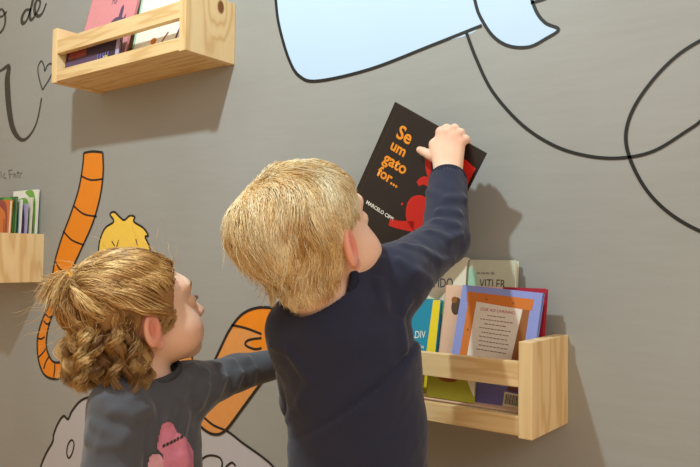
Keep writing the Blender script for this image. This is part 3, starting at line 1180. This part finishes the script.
# =================================================================== the boy
def build_boy():
    s = 1.09
    H = Z(308, 235, 1.00)
    A = axes(40, 20, 4)
    NB = Z(340, 292, 1.025)
    shR, elR, wrR = Z(393, 280, 1.045), Z(445, 240, 1.150), Z(448, 178, 1.235)
    shL, elL, wrL = Z(300, 330, 1.04), Z(304, 400, 1.12), Z(335, 398, 1.22)
    T = axes(16, 0)
    chest, waist, hip = Z(347, 352, 1.03), Z(357, 432, 1.03), Z(358, 505, 1.035)
    base = np.array([hip[0], hip[1], 0.])
    root = empty('person', Matrix.Translation(base))
    tag(root, 'blond child in a navy sweatshirt reaching up with a black book', 'person', 'children at the shelf')
    hr, hl = hip + T[0] * .048 - np.array([0, 0, .03]), hip - T[0] * .048 - np.array([0, 0, .03])
    anR = np.array([hr[0] + T[0][0] * .015, hr[1] + T[0][1] * .015, .055])
    anL = np.array([hl[0] - T[0][0] * .02, hl[1] - T[0][1] * .02, .055])
    knR, knL = (hr + anR) / 2 + T[1] * .012, (hl + anL) / 2 + T[1] * .012
    # right hand closed over the top edge of the book
    exv, ezv, nv = np.array(exo), np.array(ezo), np.array(exo.cross(ezo))          # nv points to the viewer
    top = np.array(Mb.translation) + ezv * BHt

    def on_book(a, b, n_=0.):
        return top + exv * a - ezv * b + nv * n_
    # where along the top edge the hand sits
    def edge_at(px):
        best = min(((abs((lambda d: 350 + FPX * ((d @ CR) / (d @ CF)))(on_book(a, 0) - CAM) - px)), a) for a in np.linspace(0, BWd, 120))
        return best[1]
    e0 = edge_at(455)
    ks = [on_book(e0 - .019, .004, .0155), on_book(e0 - .005, -.003, .0165), on_book(e0 + .009, -.001, .0160), on_book(e0 + .022, .005, .0145)]
    wv = wrR
    sdv = exv
    palm = []
    fingers = []
    for i, k in enumerate(ks):
        o = (-.013, -.004, .005, .013)[i]
        palm.append((wv + sdv * o, k, .0125, .0098))
        out_ = -nv
        p1 = k - nv * .014 + ezv * .008
        p2 = p1 - nv * .013 - ezv * .006
        p3 = p2 - ezv * .017 + nv * .0015
        fingers.append([(k, p1, .0092, .0082), (p1, p2, .0082, .0074), (p2, p3, .0074, .006)])
    palm.append((wv - sdv * .010, on_book(e0 - .018, .028, .017), .013, .012))
    t0, t1, t2, t3 = on_book(e0 - .010, .046, .020), on_book(e0 - .024, .049, .015), on_book(e0 - .037, .051, .0100), on_book(e0 - .046, .052, .0085)
    fingers.append([(t0, t1, .0115, .0090), (t1, t2, .0086, .0078), (t2, t3, .0076, .0066)])
    handR = (palm, fingers)
    handL = hand_chain(wrL, (wrL - elL) + np.array([0, 0, -.01]), CR * -.2 + np.array([0, 0, 1.]), -1, .95, .5)

    def headw(p):
        return head_sdf(((p - H) @ A.T / s).astype(np.float32)) * s
    nk0 = H + (np.array([0, -.020, -.055]) * s) @ A

    def body(p):
        d = rcone(p, nk0, NB - np.array([0, 0, .03]), .043, .046)
        d = smin(d, headw(p), .012)
        d = smin(d, ell(p, chest, (.078, .058, .085), T), .03)
        d = smin(d, ell(p, waist, (.078, .062, .10), T), .03)
        d = smin(d, ell(p, hip, (.082, .068, .075), T), .03)
        for a, b, c in ((shR, elR, wrR), (shL, elL, wrL)):
            d = smin(d, rcone(p, a, b, .033, .026), .02)
            d = smin(d, rcone(p, b, c, .0265, .0205), .01)
        for a, b, c in ((hr, knR, anR), (hl, knL, anL)):
            d = smin(d, rcone(p, a, b, .052, .038), .02)
            d = smin(d, rcone(p, b, c, .038, .024), .01)
            ft = np.array([c[0], c[1], .03])
            d = smin(d, rcone(p, ft, ft + T[1] * .075, .024, .018), .01)
        d = hand_sdf(p, handR, d)
        d = hand_sdf(p, handL, d)
        return d

    def shirt0(p):
        d = ell(p, chest, (.101, .078, .108), T)
        d = smin(d, ell(p, waist, (.101, .082, .125), T), .04)
        d = smin(d, ell(p, hip, (.115, .088, .085), T), .04)
        d = smin(d, rcone(p, NB + (nk0 - NB) * .2, NB - np.array([0, 0, .05]), .050, .07), .03)
        d = smin(d, rcone(p, NB - np.array([0, 0, .035]), shR, .050, .047), .03)
        d = smin(d, rcone(p, NB - np.array([0, 0, .035]), shL, .050, .046), .03)
        return d

    def sleeves(p, d):
        d = smin(d, rcone(p, shR, elR, .049, .037), .025)
        d = smin(d, rcone(p, elR, wrR - (wrR - elR) * .10, .039, .0335), .012)
        d = smin(d, rcone(p, shL, elL, .046, .036), .02)
        d = smin(d, rcone(p, elL, wrL - (wrL - elL) * .10, .036, .030), .012)
        return d
    smooth_shirt = lambda p: sleeves(p, shirt0(p))
    tr = lambda L, dn=.0: [q_ + CF * dn for q_ in (trace(smooth_shirt, x, y) for x, y in L) if q_ is not None]
    big = [tr([(434, 330), (418, 350), (398, 371), (376, 391), (350, 411), (322, 433), (300, 452)], .004),
           tr([(424, 356), (405, 378), (380, 400), (352, 424)], .006)]
    small = [tr([(390, 470), (372, 448), (352, 455), (330, 470)], .005), tr([(383, 262), (379, 282), (384, 306)], .004),
             tr([(404, 246), (420, 250), (440, 262), (452, 262)], .003), tr([(414, 230), (430, 232), (448, 240), (460, 236)], .003),
             tr([(398, 262), (414, 272), (430, 284)], .003), tr([(423, 205), (440, 212), (458, 214)], .003), tr([(428, 192), (446, 200), (464, 200)], .003),
             tr([(409, 300), (400, 322), (404, 350)], .004), tr([(288, 420), (300, 405), (312, 380)], .005), tr([(272, 345), (290, 352), (305, 372)], .005),
             tr([(420, 224), (436, 222), (456, 226)], .004)]

    # the cloth is pulled up by the raised arm: one long diagonal fold across the back
    fa, fb = trace(shirt0, 405, 362), trace(shirt0, 318, 436)
    fn = np.cross(fb - fa, CF)
    fn /= np.linalg.norm(fn)
    if fn[2] > 0:
        fn = -fn

    def fold(p):
        v = (p - fa).astype(np.float32)
        sd = v @ fn.astype(np.float32)
        al = v @ ((fb - fa) / np.linalg.norm(fb - fa)).astype(np.float32)
        sd = sd + .10 * (al - .06) * np.clip(al - .03, -.1, .1) * 6
        w = np.clip(1.15 - np.abs(al - .06) / .16, 0, 1) * (v @ CF.astype(np.float32) < .06)
        st = np.clip(sd / .010 + .5, 0, 1)
        st = st * st * (3 - 2 * st)
        return w * (.011 * st * np.exp(-np.clip(sd, 0, 1) / .05) - .005 * np.exp(-(sd / .006) ** 2))

    def shirt(p):
        d = shirt0(p) - fold(p)
        d = d + wob(p, .0030, 34., 5)
        d = sleeves(p, d)
        d = ridges(p, d, small, .0060, .010)
        d = d + wob(p, .0006, 110., 9)
        hole = rcone(p, NB + (nk0 - NB) * .15, nk0 + (nk0 - NB) * 1.2, .049, .056)
        d = smax(d, -hole, .004)
        d = smax(d, hip[2] - .075 - p[:, 2], .006)
        return d

    def trousers(p):
        d = ell(p, hip - np.array([0, 0, .02]), (.094, .078, .075), T)
        for a, b, c in ((hr, knR, anR), (hl, knL, anL)):
            d = smin(d, rcone(p, a, b, .064, .052), .02)
            d = smin(d, rcone(p, b, c + np.array([0, 0, .01]), .052, .042), .01)
        d = d + wob(p, .002, 60., 3)
        return smax(d, .045 - p[:, 2], .004)

    SK = skin_material('fair_skin', rgb(244, 208, 184), rgb(222, 112, 92))
    V, Q = polymesh(body, *bounds(H + [0, 0, .05], wrR, wrL, anR - [0, 0, .05], anL - [0, 0, .05], on_book(e0, 0), pad=.12), .0022)
    o = link('body', mesh_np('body', V - base, Q), SK, root)
    flush_attr(o, V, H, A, s, [(t3, .010), (ks[0], .012), (ks[1], .012), (ks[2], .012), (ks[3], .012)])
    NAVY = mat('navy_jersey', rgb(43, 47, 70), .85, .08, 30, .25, 900, .2, sheen=.2)
    sw = add_mesh('sweatshirt', polymesh(shirt, *bounds(chest, shR, shL, wrR, wrL, hip - [0, 0, .06], NB, pad=.13), .0030), NAVY, root, base)
    RIB = mat('navy_rib', rgb(38, 42, 60), .9, .06, 50, .2, 900, .2)
    for e_, w_r in ((elR, wrR), (elL, wrL)):
        u_ = (w_r - e_) / np.linalg.norm(w_r - e_)
        ring('cuff', w_r - u_ * .010, u_, .0285, (.0045, .015), RIB, sw, base)
    ring('collar', NB + (nk0 - NB) * .28, nk0 - NB, .0500, (.0045, .008), RIB, sw, base)
    tw = add_mesh('trousers', polymesh(trousers, *bounds(hip, anR, anL, pad=.13), .005), mat('grey_trousers', rgb(70, 72, 80), .85, .08, 40), root, base)
    for c in (anR, anL):
        ft = np.array([c[0], c[1], .034])
        shf = lambda p, ft=ft: np.maximum(smin(rcone(p, ft - T[1] * .008, ft + T[1] * .085, .036, .031), rcone(p, ft, ft + np.array([0, 0, .03]), .036, .034), .01), .001 - p[:, 2])
        add_mesh('shoe', polymesh(shf, *bounds(ft, ft + T[1] * .1, pad=.06), .004), mat('white_shoe', rgb(214, 212, 206), .6), root, base)
    eyes(root, base, H, A, s, rgb(92, 110, 130))
    BL = hair_material('blond_hair', rgb(192, 146, 88), rgb(243, 214, 160), rgb(255, 246, 218))
    # strands
    r_ = np.random.default_rng(3)
    simple = lambda p: smin(skull(p.astype(np.float32)), rcone(p.astype(np.float32), (0, -.02, -.055), (0, -.035, -.13), .043, .045), .02)
    N, K = 14500, 9
    p = scalp_roots(N, hairline, r_)
    crown = np.array([-.022, -.045, .078])
    down = A @ np.array([0, 0, -1.])
    left = A @ (-CR)
    lenv = np.interp(p[:, 2], [-.06, -.02, .05], [.018, .045, .078]) * r_.uniform(.75, 1.2, N)
    paths = [p.copy()]
    nz = r_.normal(size=(N, 3)) * (.12 + 1.6 * np.exp(-np.linalg.norm(p - crown, axis=1) / .012))[:, None]
    jit = r_.normal(size=N) * .004
    for k in range(1, K):
        t = k / (K - 1)
        n_ = grad(simple, p)
        aw = p - crown
        aw /= np.linalg.norm(aw, axis=1, keepdims=True) + .01
        swl = np.cross(n_, aw)
        d = aw * 1.0 + swl * .45 + down * (.25 + .35 * t) + nz + left * .35
        d += .30 * np.stack([np.sin(p[:, 1] * 60 + 3 * p[:, 0] * 20), np.sin(p[:, 2] * 70 + 1), np.sin(p[:, 0] * 60 + 2)], 1)
        d -= n_ * (d * n_).sum(1, keepdims=True)
        d /= np.linalg.norm(d, axis=1, keepdims=True) + 1e-9
        p = p + d * (lenv / (K - 1))[:, None]
        off = .002 + min(1, t * 1.6) * (.0085 + .0018 * np.sin(p @ np.array([55, 60, 43.])))
        # fluffier at the lower back on the far side of the crown
        fl = np.clip(-(p @ (A @ CR)) / .07 - .25, 0, 1) * np.clip(1 - np.abs((A @ CU) @ p.T + .005) / .05, 0, 1)
        off = off + t * t * fl * .011 * r_.uniform(.3, 1.3, N)
        p = p + n_ * (off - simple(p))[:, None] * .9
        # strands end where the face and the ears begin
        fz = np.interp(p[:, 1], [-.03, -.012, .02, .035, .06], [-.2, .004, .010, .036, .058]) + jit
        stop = (p[:, 1] > -.028) & (p[:, 2] < fz)
        pv = paths[-1]
        p = np.where(stop[:, None], pv + (p - pv) * .12, p)
        paths.append(p.copy())
    paths = np.stack(paths, 1)
    paths, near = clump(paths, 430, .58, r_)
    paths += r_.normal(size=paths.shape) * .0005
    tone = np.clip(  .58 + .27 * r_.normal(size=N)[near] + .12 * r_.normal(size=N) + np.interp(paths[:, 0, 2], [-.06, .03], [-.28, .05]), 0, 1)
    # flyaway wisps
    fi = r_.choice(N, 420, replace=False)
    tt = np.linspace(0, 1, K)[None, :, None]
    fw = paths[fi] + grad(simple, paths[fi, -1])[:, None] * tt ** 2 * r_.uniform(.002, .010, (420, 1, 1)) + left * tt ** 2 * r_.uniform(0, .012, (420, 1, 1))
    fw = fw + .0015 * np.sin(tt * 8 + r_.uniform(0, 6, (420, 1, 3)))
    keep = fw[:, -1, 1] < .03
    paths = np.concatenate([paths, fw[keep]])
    tone = np.concatenate([tone, np.clip(.8 + .15 * r_.normal(size=keep.sum()), 0, 1)])
    N = len(paths)
    wp = (paths * s) @ A + H - base
    capf = lambda q_: np.maximum(simple(q_) - .0045, hairline(q_) + .004)
    cV, cQ = polymesh(lambda q_: capf(q_), (-.09, -.12, -.09), (.09, .10, .11), .003)
    cV = (cV * s) @ A + H - base
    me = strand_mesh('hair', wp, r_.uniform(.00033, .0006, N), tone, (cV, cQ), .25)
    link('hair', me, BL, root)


build_boy()


# =================================================================== the girl
def build_girl():
    s = .975
    H = Z(139, 313, 1.08)
    hairline_g = lambda q_: hairline(q_, True)
    A = axes(55, 17, 0)
    NB = Z(146, 378, 1.09)
    shR, elR, wrR = Z(119, 408, 1.015), Z(110, 484, .99), Z(150, 545, .97)
    shL, elL, wrL = Z(190, 390, 1.135), Z(236, 373, 1.225), Z(284, 362, 1.275)
    sv = shL - shR
    sv[2] = 0
    sv /= np.linalg.norm(sv)
    T = np.array([-sv, np.cross(np.array([0, 0, 1.]), -sv), [0, 0, 1.]])
    chest, waist, hip = Z(147, 432, 1.085), Z(146, 500, 1.085), Z(146, 562, 1.085)
    base = np.array([hip[0], hip[1], 0.])
    root = empty('person', Matrix.Translation(base))
    tag(root, 'curly haired child with a small ponytail in a charcoal shirt, looking up', 'person', 'children at the shelf')
    hr, hl = hip + T[0] * .045 - np.array([0, 0, .03]), hip - T[0] * .045 - np.array([0, 0, .03])
    anR = np.array([hr[0] + T[0][0] * .012, hr[1] + T[0][1] * .012, .055])
    anL = np.array([hl[0] - T[0][0] * .012, hl[1] - T[0][1] * .012, .055])
    knR, knL = (hr + anR) / 2 + T[1] * .012, (hl + anL) / 2 + T[1] * .012
    handR = hand_chain(wrR, wrR - elR, T[0], 1, .92, .5)
    handL = hand_chain(wrL, wrL - elL, np.array([0, 0, 1.]) - CF * .2, -1, .92, .35)
    nk0 = H + (np.array([0, -.022, -.055]) * s) @ A

    def headw(p):
        return head_sdf(((p - H) @ A.T / s).astype(np.float32)) * s

    def body(p):
        d = rcone(p, nk0, NB - np.array([0, 0, .03]), .040, .044)
        d = smin(d, headw(p), .012)
        d = smin(d, ell(p, chest, (.072, .056, .085), T), .03)
        d = smin(d, ell(p, waist, (.074, .062, .09), T), .03)
        d = smin(d, ell(p, hip, (.078, .066, .07), T), .03)
        for a, b, c in ((shR, elR, wrR), (shL, elL, wrL)):
            d = smin(d, rcone(p, a, b, .030, .024), .02)
            d = smin(d, rcone(p, b, c, .0245, .019), .01)
        for a, b, c in ((hr, knR, anR), (hl, knL, anL)):
            d = smin(d, rcone(p, a, b, .050, .036), .02)
            d = smin(d, rcone(p, b, c, .036, .023), .01)
            ft = np.array([c[0], c[1], .03])
            d = smin(d, rcone(p, ft, ft + T[1] * .07, .023, .017), .01)
        d = hand_sdf(p, handR, d)
        d = hand_sdf(p, handL, d)
        return d
    dz = lambda a: np.array([0, 0, a])

    def shirt0(p):
        d = ell(p, chest, (.088, .072, .098), T)
        d = smin(d, ell(p, waist, (.092, .080, .11), T), .04)
        d = smin(d, ell(p, hip, (.096, .084, .08), T), .04)
        d = smin(d, rcone(p, NB - dz(.028), shR + dz(.002), .044, .042), .03)
        d = smin(d, rcone(p, NB - dz(.028), shL + dz(.002), .044, .040), .03)
        return d

    def sleeves(p, d):
        d = smin(d, rcone(p, shR, elR, .044, .040), .005)
        d = smin(d, rcone(p, elR, wrR - (wrR - elR) * .08, .040, .029), .012)
        d = smin(d, rcone(p, shL, elL, .040, .031), .02)
        d = smin(d, rcone(p, elL, wrL - (wrL - elL) * .08, .031, .026), .012)
        return d
    sm = lambda p: sleeves(p, shirt0(p))
    tr = lambda L, dn=.0: [q_ + CF * dn for q_ in (trace(sm, x, y) for x, y in L) if q_ is not None]
    small = [tr([(205, 372), (204, 386), (199, 404)], .003), tr([(218, 366), (222, 378), (216, 394)], .003), tr([(232, 362), (238, 374), (234, 388)], .003),
             tr([(247, 360), (252, 370), (250, 382)], .003), tr([(192, 366), (184, 380), (178, 398)], .003),
             tr([(150, 412), (151, 430), (149, 452)], .003), tr([(104, 400), (112, 412), (130, 416), (146, 408)], .004), tr([(88, 440), (100, 446), (118, 444)], .004),
             tr([(92, 424), (104, 432), (122, 436)], .004), tr([(172, 400), (166, 420)], .003), tr([(186, 415), (180, 440), (184, 462)], .003)]

    def shirt(p):
        d = shirt0(p)
        d = d + wob(p, .0024, 48., 15)
        d = sleeves(p, d)
        d = ridges(p, d, small, .0072, .010)
        d = d + wob(p, .001, 115., 19)
        hole = rcone(p, NB - dz(.002) + T[1] * .005, nk0 + dz(.04) + T[1] * .008, .0455, .050)
        d = smax(d, -hole, .004)
        d = smax(d, hip[2] - .06 - p[:, 2], .006)
        return d

    def trousers(p):
        d = ell(p, hip - dz(.02), (.088, .074, .07), T)
        for a, b, c in ((hr, knR, anR), (hl, knL, anL)):
            d = smin(d, rcone(p, a, b, .060, .046), .02)
            d = smin(d, rcone(p, b, c + dz(.01), .046, .036), .01)
        return smax(d + wob(p, .002, 60., 13), .045 - p[:, 2], .004)

    SK = skin_material('rosy_skin', rgb(246, 208, 184), rgb(222, 124, 104))
    V, Q = polymesh(body, *bounds(H + [0, 0, .05], wrR, wrL, anR - [0, 0, .05], anL - [0, 0, .05], pad=.12), .0022)
    o = link('body', mesh_np('body', V - base, Q), SK, root)
    flush_attr(o, V, H, A, s)
    CH = mat('charcoal_jersey', rgb(84, 86, 95), .85, .08, 30, .25, 900, .2, sheen=.3)
    sw = add_mesh('shirt', polymesh(shirt, *bounds(chest, shR, shL, wrR, wrL, hip - [0, 0, .06], NB, pad=.12), .0030), CH, root, base)
    RIB = mat('charcoal_rib', rgb(72, 74, 80), .9, .06, 50, .2, 900, .2)
    ring('collar', NB + dz(.008) + T[1] * .005, nk0 + dz(.03) - NB + T[1] * .006, .0470, (.0035, .0065), RIB, sw, base)
    for e_, w_r in ((elR, wrR), (elL, wrL)):
        u_ = (w_r - e_) / np.linalg.norm(w_r - e_)
        ring('cuff', w_r - u_ * .008, u_, .0235, (.0035, .011), RIB, sw, base)
    # pink print lying on the cloth
    def cloth_print(name, poly, m, lift=.0012, step=1.3):
        poly = np.array(catmull(poly, 4, True))
        x0, y0 = poly.min(0)
        x1, y1 = poly.max(0)
        xs, ys = np.arange(x0, x1 + step, step), np.arange(y0, y1 + step, step)
        X, Y = np.meshgrid(xs, ys, indexing='ij')

        def inside(x, y):
            c = np.zeros(x.shape, bool)
            j = len(poly) - 1
            for i in range(len(poly)):
                a, b = poly[i], poly[j]
                cond = ((a[1] > y) != (b[1] > y)) & (x < (b[0] - a[0]) * (y - a[1]) / (b[1] - a[1] + 1e-9) + a[0])
                c ^= cond
                j = i
            return c
        d = CF + (X.ravel()[:, None] - 350) / FPX * CR - (Y.ravel()[:, None] - 233.5) / FPX * CU
        t = np.full(len(d), .85)
        for _ in range(60):
            t = t + shirt((CAM + d * t[:, None]).astype(np.float32)) * .75
        Pw = CAM + d * t[:, None]
        n_ = grad(shirt, Pw.astype(np.float32))
        Pw = Pw + n_ * lift - base
        cx_, cy_ = (X[:-1, :-1] + step / 2), (Y[:-1, :-1] + step / 2)
        ok = inside(cx_, cy_)
        ny = len(ys)
        ii, jj = np.nonzero(ok)
        Qd = np.stack([ii * ny + jj, ii * ny + jj + 1, (ii + 1) * ny + jj + 1, (ii + 1) * ny + jj], 1)
        return link(name, mesh_np(name, Pw, Qd), m, sw)
    PK = mat('pink_print', rgb(226, 140, 168), .7, .10, 120)
    PK2 = mat('pale_pink_print', rgb(236, 176, 192), .7, .10, 120)
    cloth_print('chest_print', [(160, 428), (164, 423), (170, 422), (174, 427), (177, 433), (182, 435), (187, 441), (192, 450), (193, 462), (191, 476), (165, 478), (163, 456), (157, 449), (157, 443)], PK)
    cloth_print('chest_print', [(149, 458), (155, 454), (162, 457), (164, 470), (163, 480), (149, 480)], PK2)
    for i in range(6):
        x = 162 + i * 3.6
        y = 445 - i * 1.7
        cloth_print('print_lettering', [(x, y), (x + 2.2, y - 1.2), (x + 2.6, y + 1.2), (x + .4, y + 2.4)], M_INK, .002, .6)
    tw = add_mesh('trousers', polymesh(trousers, *bounds(hip, anR, anL, pad=.13), .005), mat('mauve_trousers', rgb(120, 96, 112), .85, .08, 40), root, base)
    for c in (anR, anL):
        ft = np.array([c[0], c[1], .034])
        shf = lambda p, ft=ft: np.maximum(smin(rcone(p, ft - T[1] * .008, ft + T[1] * .08, .035, .030), rcone(p, ft, ft + np.array([0, 0, .03]), .035, .033), .01), .001 - p[:, 2])
        add_mesh('shoe', polymesh(shf, *bounds(ft, ft + T[1] * .1, pad=.06), .004), mat('pink_shoe', rgb(206, 150, 160), .6), root, base)
    eyes(root, base, H, A, s, rgb(84, 62, 44))
    HM = hair_material('honey_hair', rgb(126, 86, 48), rgb(202, 158, 98), rgb(246, 214, 152))
    lashes(root, base, H, A, s, HM)
    eyebrows(root, base, H, A, s, HM)
    r_ = np.random.default_rng(11)
    simple = lambda p: smin(skull(p.astype(np.float32)), rcone(p.astype(np.float32), (0, -.02, -.055), (0, -.035, -.13), .040, .043), .02)
    E_ = np.array([.0, -.084, .080])
    down = A @ np.array([0, 0, -1.])
    allp, allt, rads = [], [], []
    K = 17

    # 1. combed back to the elastic
    def upper(p):
        return np.maximum(hairline_g(p), np.where(p[:, 1] > -.02, -.1, .018 + .35 * (p[:, 1] + .05)) - p[:, 2])
    N = 5200
    p = scalp_roots(N, upper, r_)
    root_p = p.copy()
    paths = [p.copy()]
    L = np.linalg.norm(E_ - p, axis=1)
    ph = (root_p @ np.array([160., 140., 150.])) + r_.uniform(-.8, .8, N)
    for k in range(1, K):
        t = k / (K - 1)
        n_ = grad(simple, p)
        rem = E_ - p
        step = rem / (K - k)
        p = p + step
        bulge = .004 + .010 * math.sin(math.pi * min(1, t * 1.05)) + .004 * np.sin(root_p @ np.array([120, 90, 100.]))
        sd = simple(p)
        need = np.where(t < .93, np.maximum(sd, bulge), sd)
        p = p + n_ * (need - sd)[:, None]
        if t < .9:
            p = p + .0022 * np.stack([np.sin(t * 14 + ph), np.cos(t * 11 + ph * 1.3), np.sin(t * 12 + ph * .7)], 1)
        paths.append(p.copy())
    P1 = np.stack(paths, 1)
    P1[:, -1] = E_ + r_.normal(size=(N, 3)) * .004
    P1, near = clump(P1, 240, .35, r_)
    allp.append(P1)
    allt.append(.48 + .2 * r_.normal(size=N)[near] + .12 * r_.normal(size=N))
    # 2. ponytail tuft past the elastic, in a few curls
    N2 = 1000
    nc = 14
    cl = r_.integers(0, nc, N2)
    tt = np.linspace(0, 1, K)[None, :, None]
    cdir = r_.normal(size=(nc, 3)) * .55 + np.array([.1, -1.0, .15])
    cdir /= np.linalg.norm(cdir, axis=1, keepdims=True)
    bend = r_.normal(size=(nc, 3)) * .3 + down * 1.2
    ln = r_.uniform(.022, .040, nc)
    P2 = E_ + cdir[cl][:, None] * tt * ln[cl][:, None, None] + bend[cl][:, None] * (tt ** 2) * .022
    cph = r_.uniform(0, 6.28, nc)[cl][:, None]
    ang = tt[..., 0] * 6.0 + cph
    P2 = P2 + np.stack([np.cos(ang), np.sin(ang) * .6, np.sin(ang)], -1) * .008 * tt
    P2 = P2 + r_.normal(size=(N2, 1, 3)) * (.0035 + .002 * tt)
    allp.append(P2)
    allt.append(.55 + .16 * r_.normal(size=nc)[cl] + .12 * r_.normal(size=N2))
    # 3. loose curls falling round the back and sides
    def lower(p):
        return np.maximum(np.maximum(hairline_g(p), p[:, 2] - (.030 + .35 * (p[:, 1] + .05))), p[:, 1] + np.where(p[:, 2] < -.02, .014, .024))
    nc3 = 130
    ctr = scalp_roots(nc3 - 16, lower, r_)
    ex_ = np.stack([np.where(np.arange(16) % 4 == 3, -1, 1) * r_.uniform(.046, .056, 16), r_.uniform(-.036, -.014, 16), r_.uniform(-.045, -.028, 16)], 1)
    ctr = np.concatenate([ctr, ex_])
    nrm = grad(simple, ctr)
    out_h = nrm - down[None] * (nrm @ down)[:, None]
    out_h /= np.linalg.norm(out_h, axis=1, keepdims=True) + 1e-6
    # total drop so that the ends reach the collar
    tip = .094 + r_.uniform(-.012, .012, nc3)
    drop = np.clip(tip - ctr @ down, .05, .16)
    drop *= np.where(ctr[:, 1] > -.005, .50, 1.)
    crad = r_.uniform(.006, .0105, nc3)
    cfr = r_.uniform(11, 18, nc3)
    per = 50
    t1 = np.linspace(0, 1, K)
    cp = []
    for k in range(K):
        t = t1[k]
        q_ = ctr + down * (drop * t ** 1.15)[:, None] + nrm * (.012 * math.sin(min(1, t * 2) * 1.57)) + out_h * (.020 * math.sin(math.pi * min(1, t * .8)))[..., None] if False else \
            ctr + down * (drop * t ** 1.15)[:, None] + nrm * (.007 * math.sin(min(1, t * 2.5) * 1.57)) + out_h * (.005 * math.sin(math.pi * min(1., t * .9)))
        sd = simple(q_)
        g_ = grad(simple, q_)
        q_ = q_ + g_ * np.clip(.007 - sd, 0, .05)[:, None]
        cp.append(q_)
    cp = np.stack(cp, 1)
    hx = np.cross(out_h, down)
    P3, T3 = [], []
    ctone = .45 + .25 * r_.normal(size=nc3)
    for c in range(nc3):
        a = t1[None] * cfr[c] * (1 if c % 2 else -1) + c * 1.7 + r_.normal(size=(per, 1)) * .35
        am = crad[c] * np.clip(t1 * 2.2, 0.1, 1)[None, :, None]
        sp = r_.normal(size=(per, 1, 3)) * .0020
        P3.append(cp[c][None] + (out_h[c] * np.cos(a)[..., None] + hx[c] * np.sin(a)[..., None]) * am + sp + r_.normal(size=(per, 1, 3)) * .0012 * t1[None, :, None])
        T3.append(ctone[c] + .10 * r_.normal(size=per))
    allp.append(np.concatenate(P3))
    allt.append(np.concatenate(T3))
    # wisps curling down in front of the ear
    nw = 11
    for c in range(nw):
        sg = 1 if c % 3 else -1
        r0 = np.array([[sg * .064, .012 + .022 * r_.random(), -.004 + .012 * r_.random()]])
        for _k in range(4):
            r0 = r0 - grad(simple, r0) * (simple(r0)[:, None] - .002)
        ln_ = r_.uniform(.012, .030)
        a = t1[None] * r_.uniform(7, 12) + c + r_.normal(size=(26, 1)) * .3
        q_ = r0[None, :, :] + down * (t1 * ln_)[None, :, None] + np.array([0, -.006, 0]) * t1[None, :, None]
        q_ = q_ + (np.array([0, 1., 0]) * np.cos(a)[..., None] + np.array([sg * 1., 0, 0]) * (.5 + .5 * np.sin(a))[..., None]) * .0042 * np.clip(t1 * 2, .1, 1)[None, :, None]
        allp.append(q_ + r_.normal(size=(26, 1, 3)) * .0011)
        allt.append(.5 + .1 * r_.normal(size=26))
    # 4. fine flyaway hairs
    N4 = 200
    fr_ = scalp_roots(N4, hairline_g, r_)
    n4 = grad(simple, fr_)
    d4 = n4 * .6 + r_.normal(size=(N4, 3)) * .5 + np.array([0, -.6, 0])
    P4 = fr_[:, None] + n4[:, None] * .012 + d4[:, None] * tt * .032 + .004 * np.sin(tt * 9 + r_.uniform(0, 6, (N4, 1, 3))) * tt
    allp.append(P4)
    allt.append(.7 + .1 * r_.normal(size=N4))
    paths = np.concatenate(allp)
    tone = np.clip(np.concatenate(allt), 0, 1)
    wp = (paths * s) @ A + H - base
    capf = lambda q_: np.maximum(simple(q_) - .0045, hairline_g(q_) + .004)
    cV, cQ = polymesh(capf, (-.09, -.12, -.09), (.09, .10, .11), .003)
    cV = (cV * s) @ A + H - base
    rad = r_.uniform(.00034, .0006, len(paths))
    rad[-N4:] = .00022
    hair = link('hair', strand_mesh('hair', wp, rad, tone, (cV, cQ), .15), HM, root)
    ew = (E_ * s) @ A + H
    ring('hair_elastic', ew, (np.array([.1, -1, .1])) @ A, .0085, (.0035, .0035), mat('yellow_elastic', rgb(222, 160, 50), .6), hair, base)


build_girl()
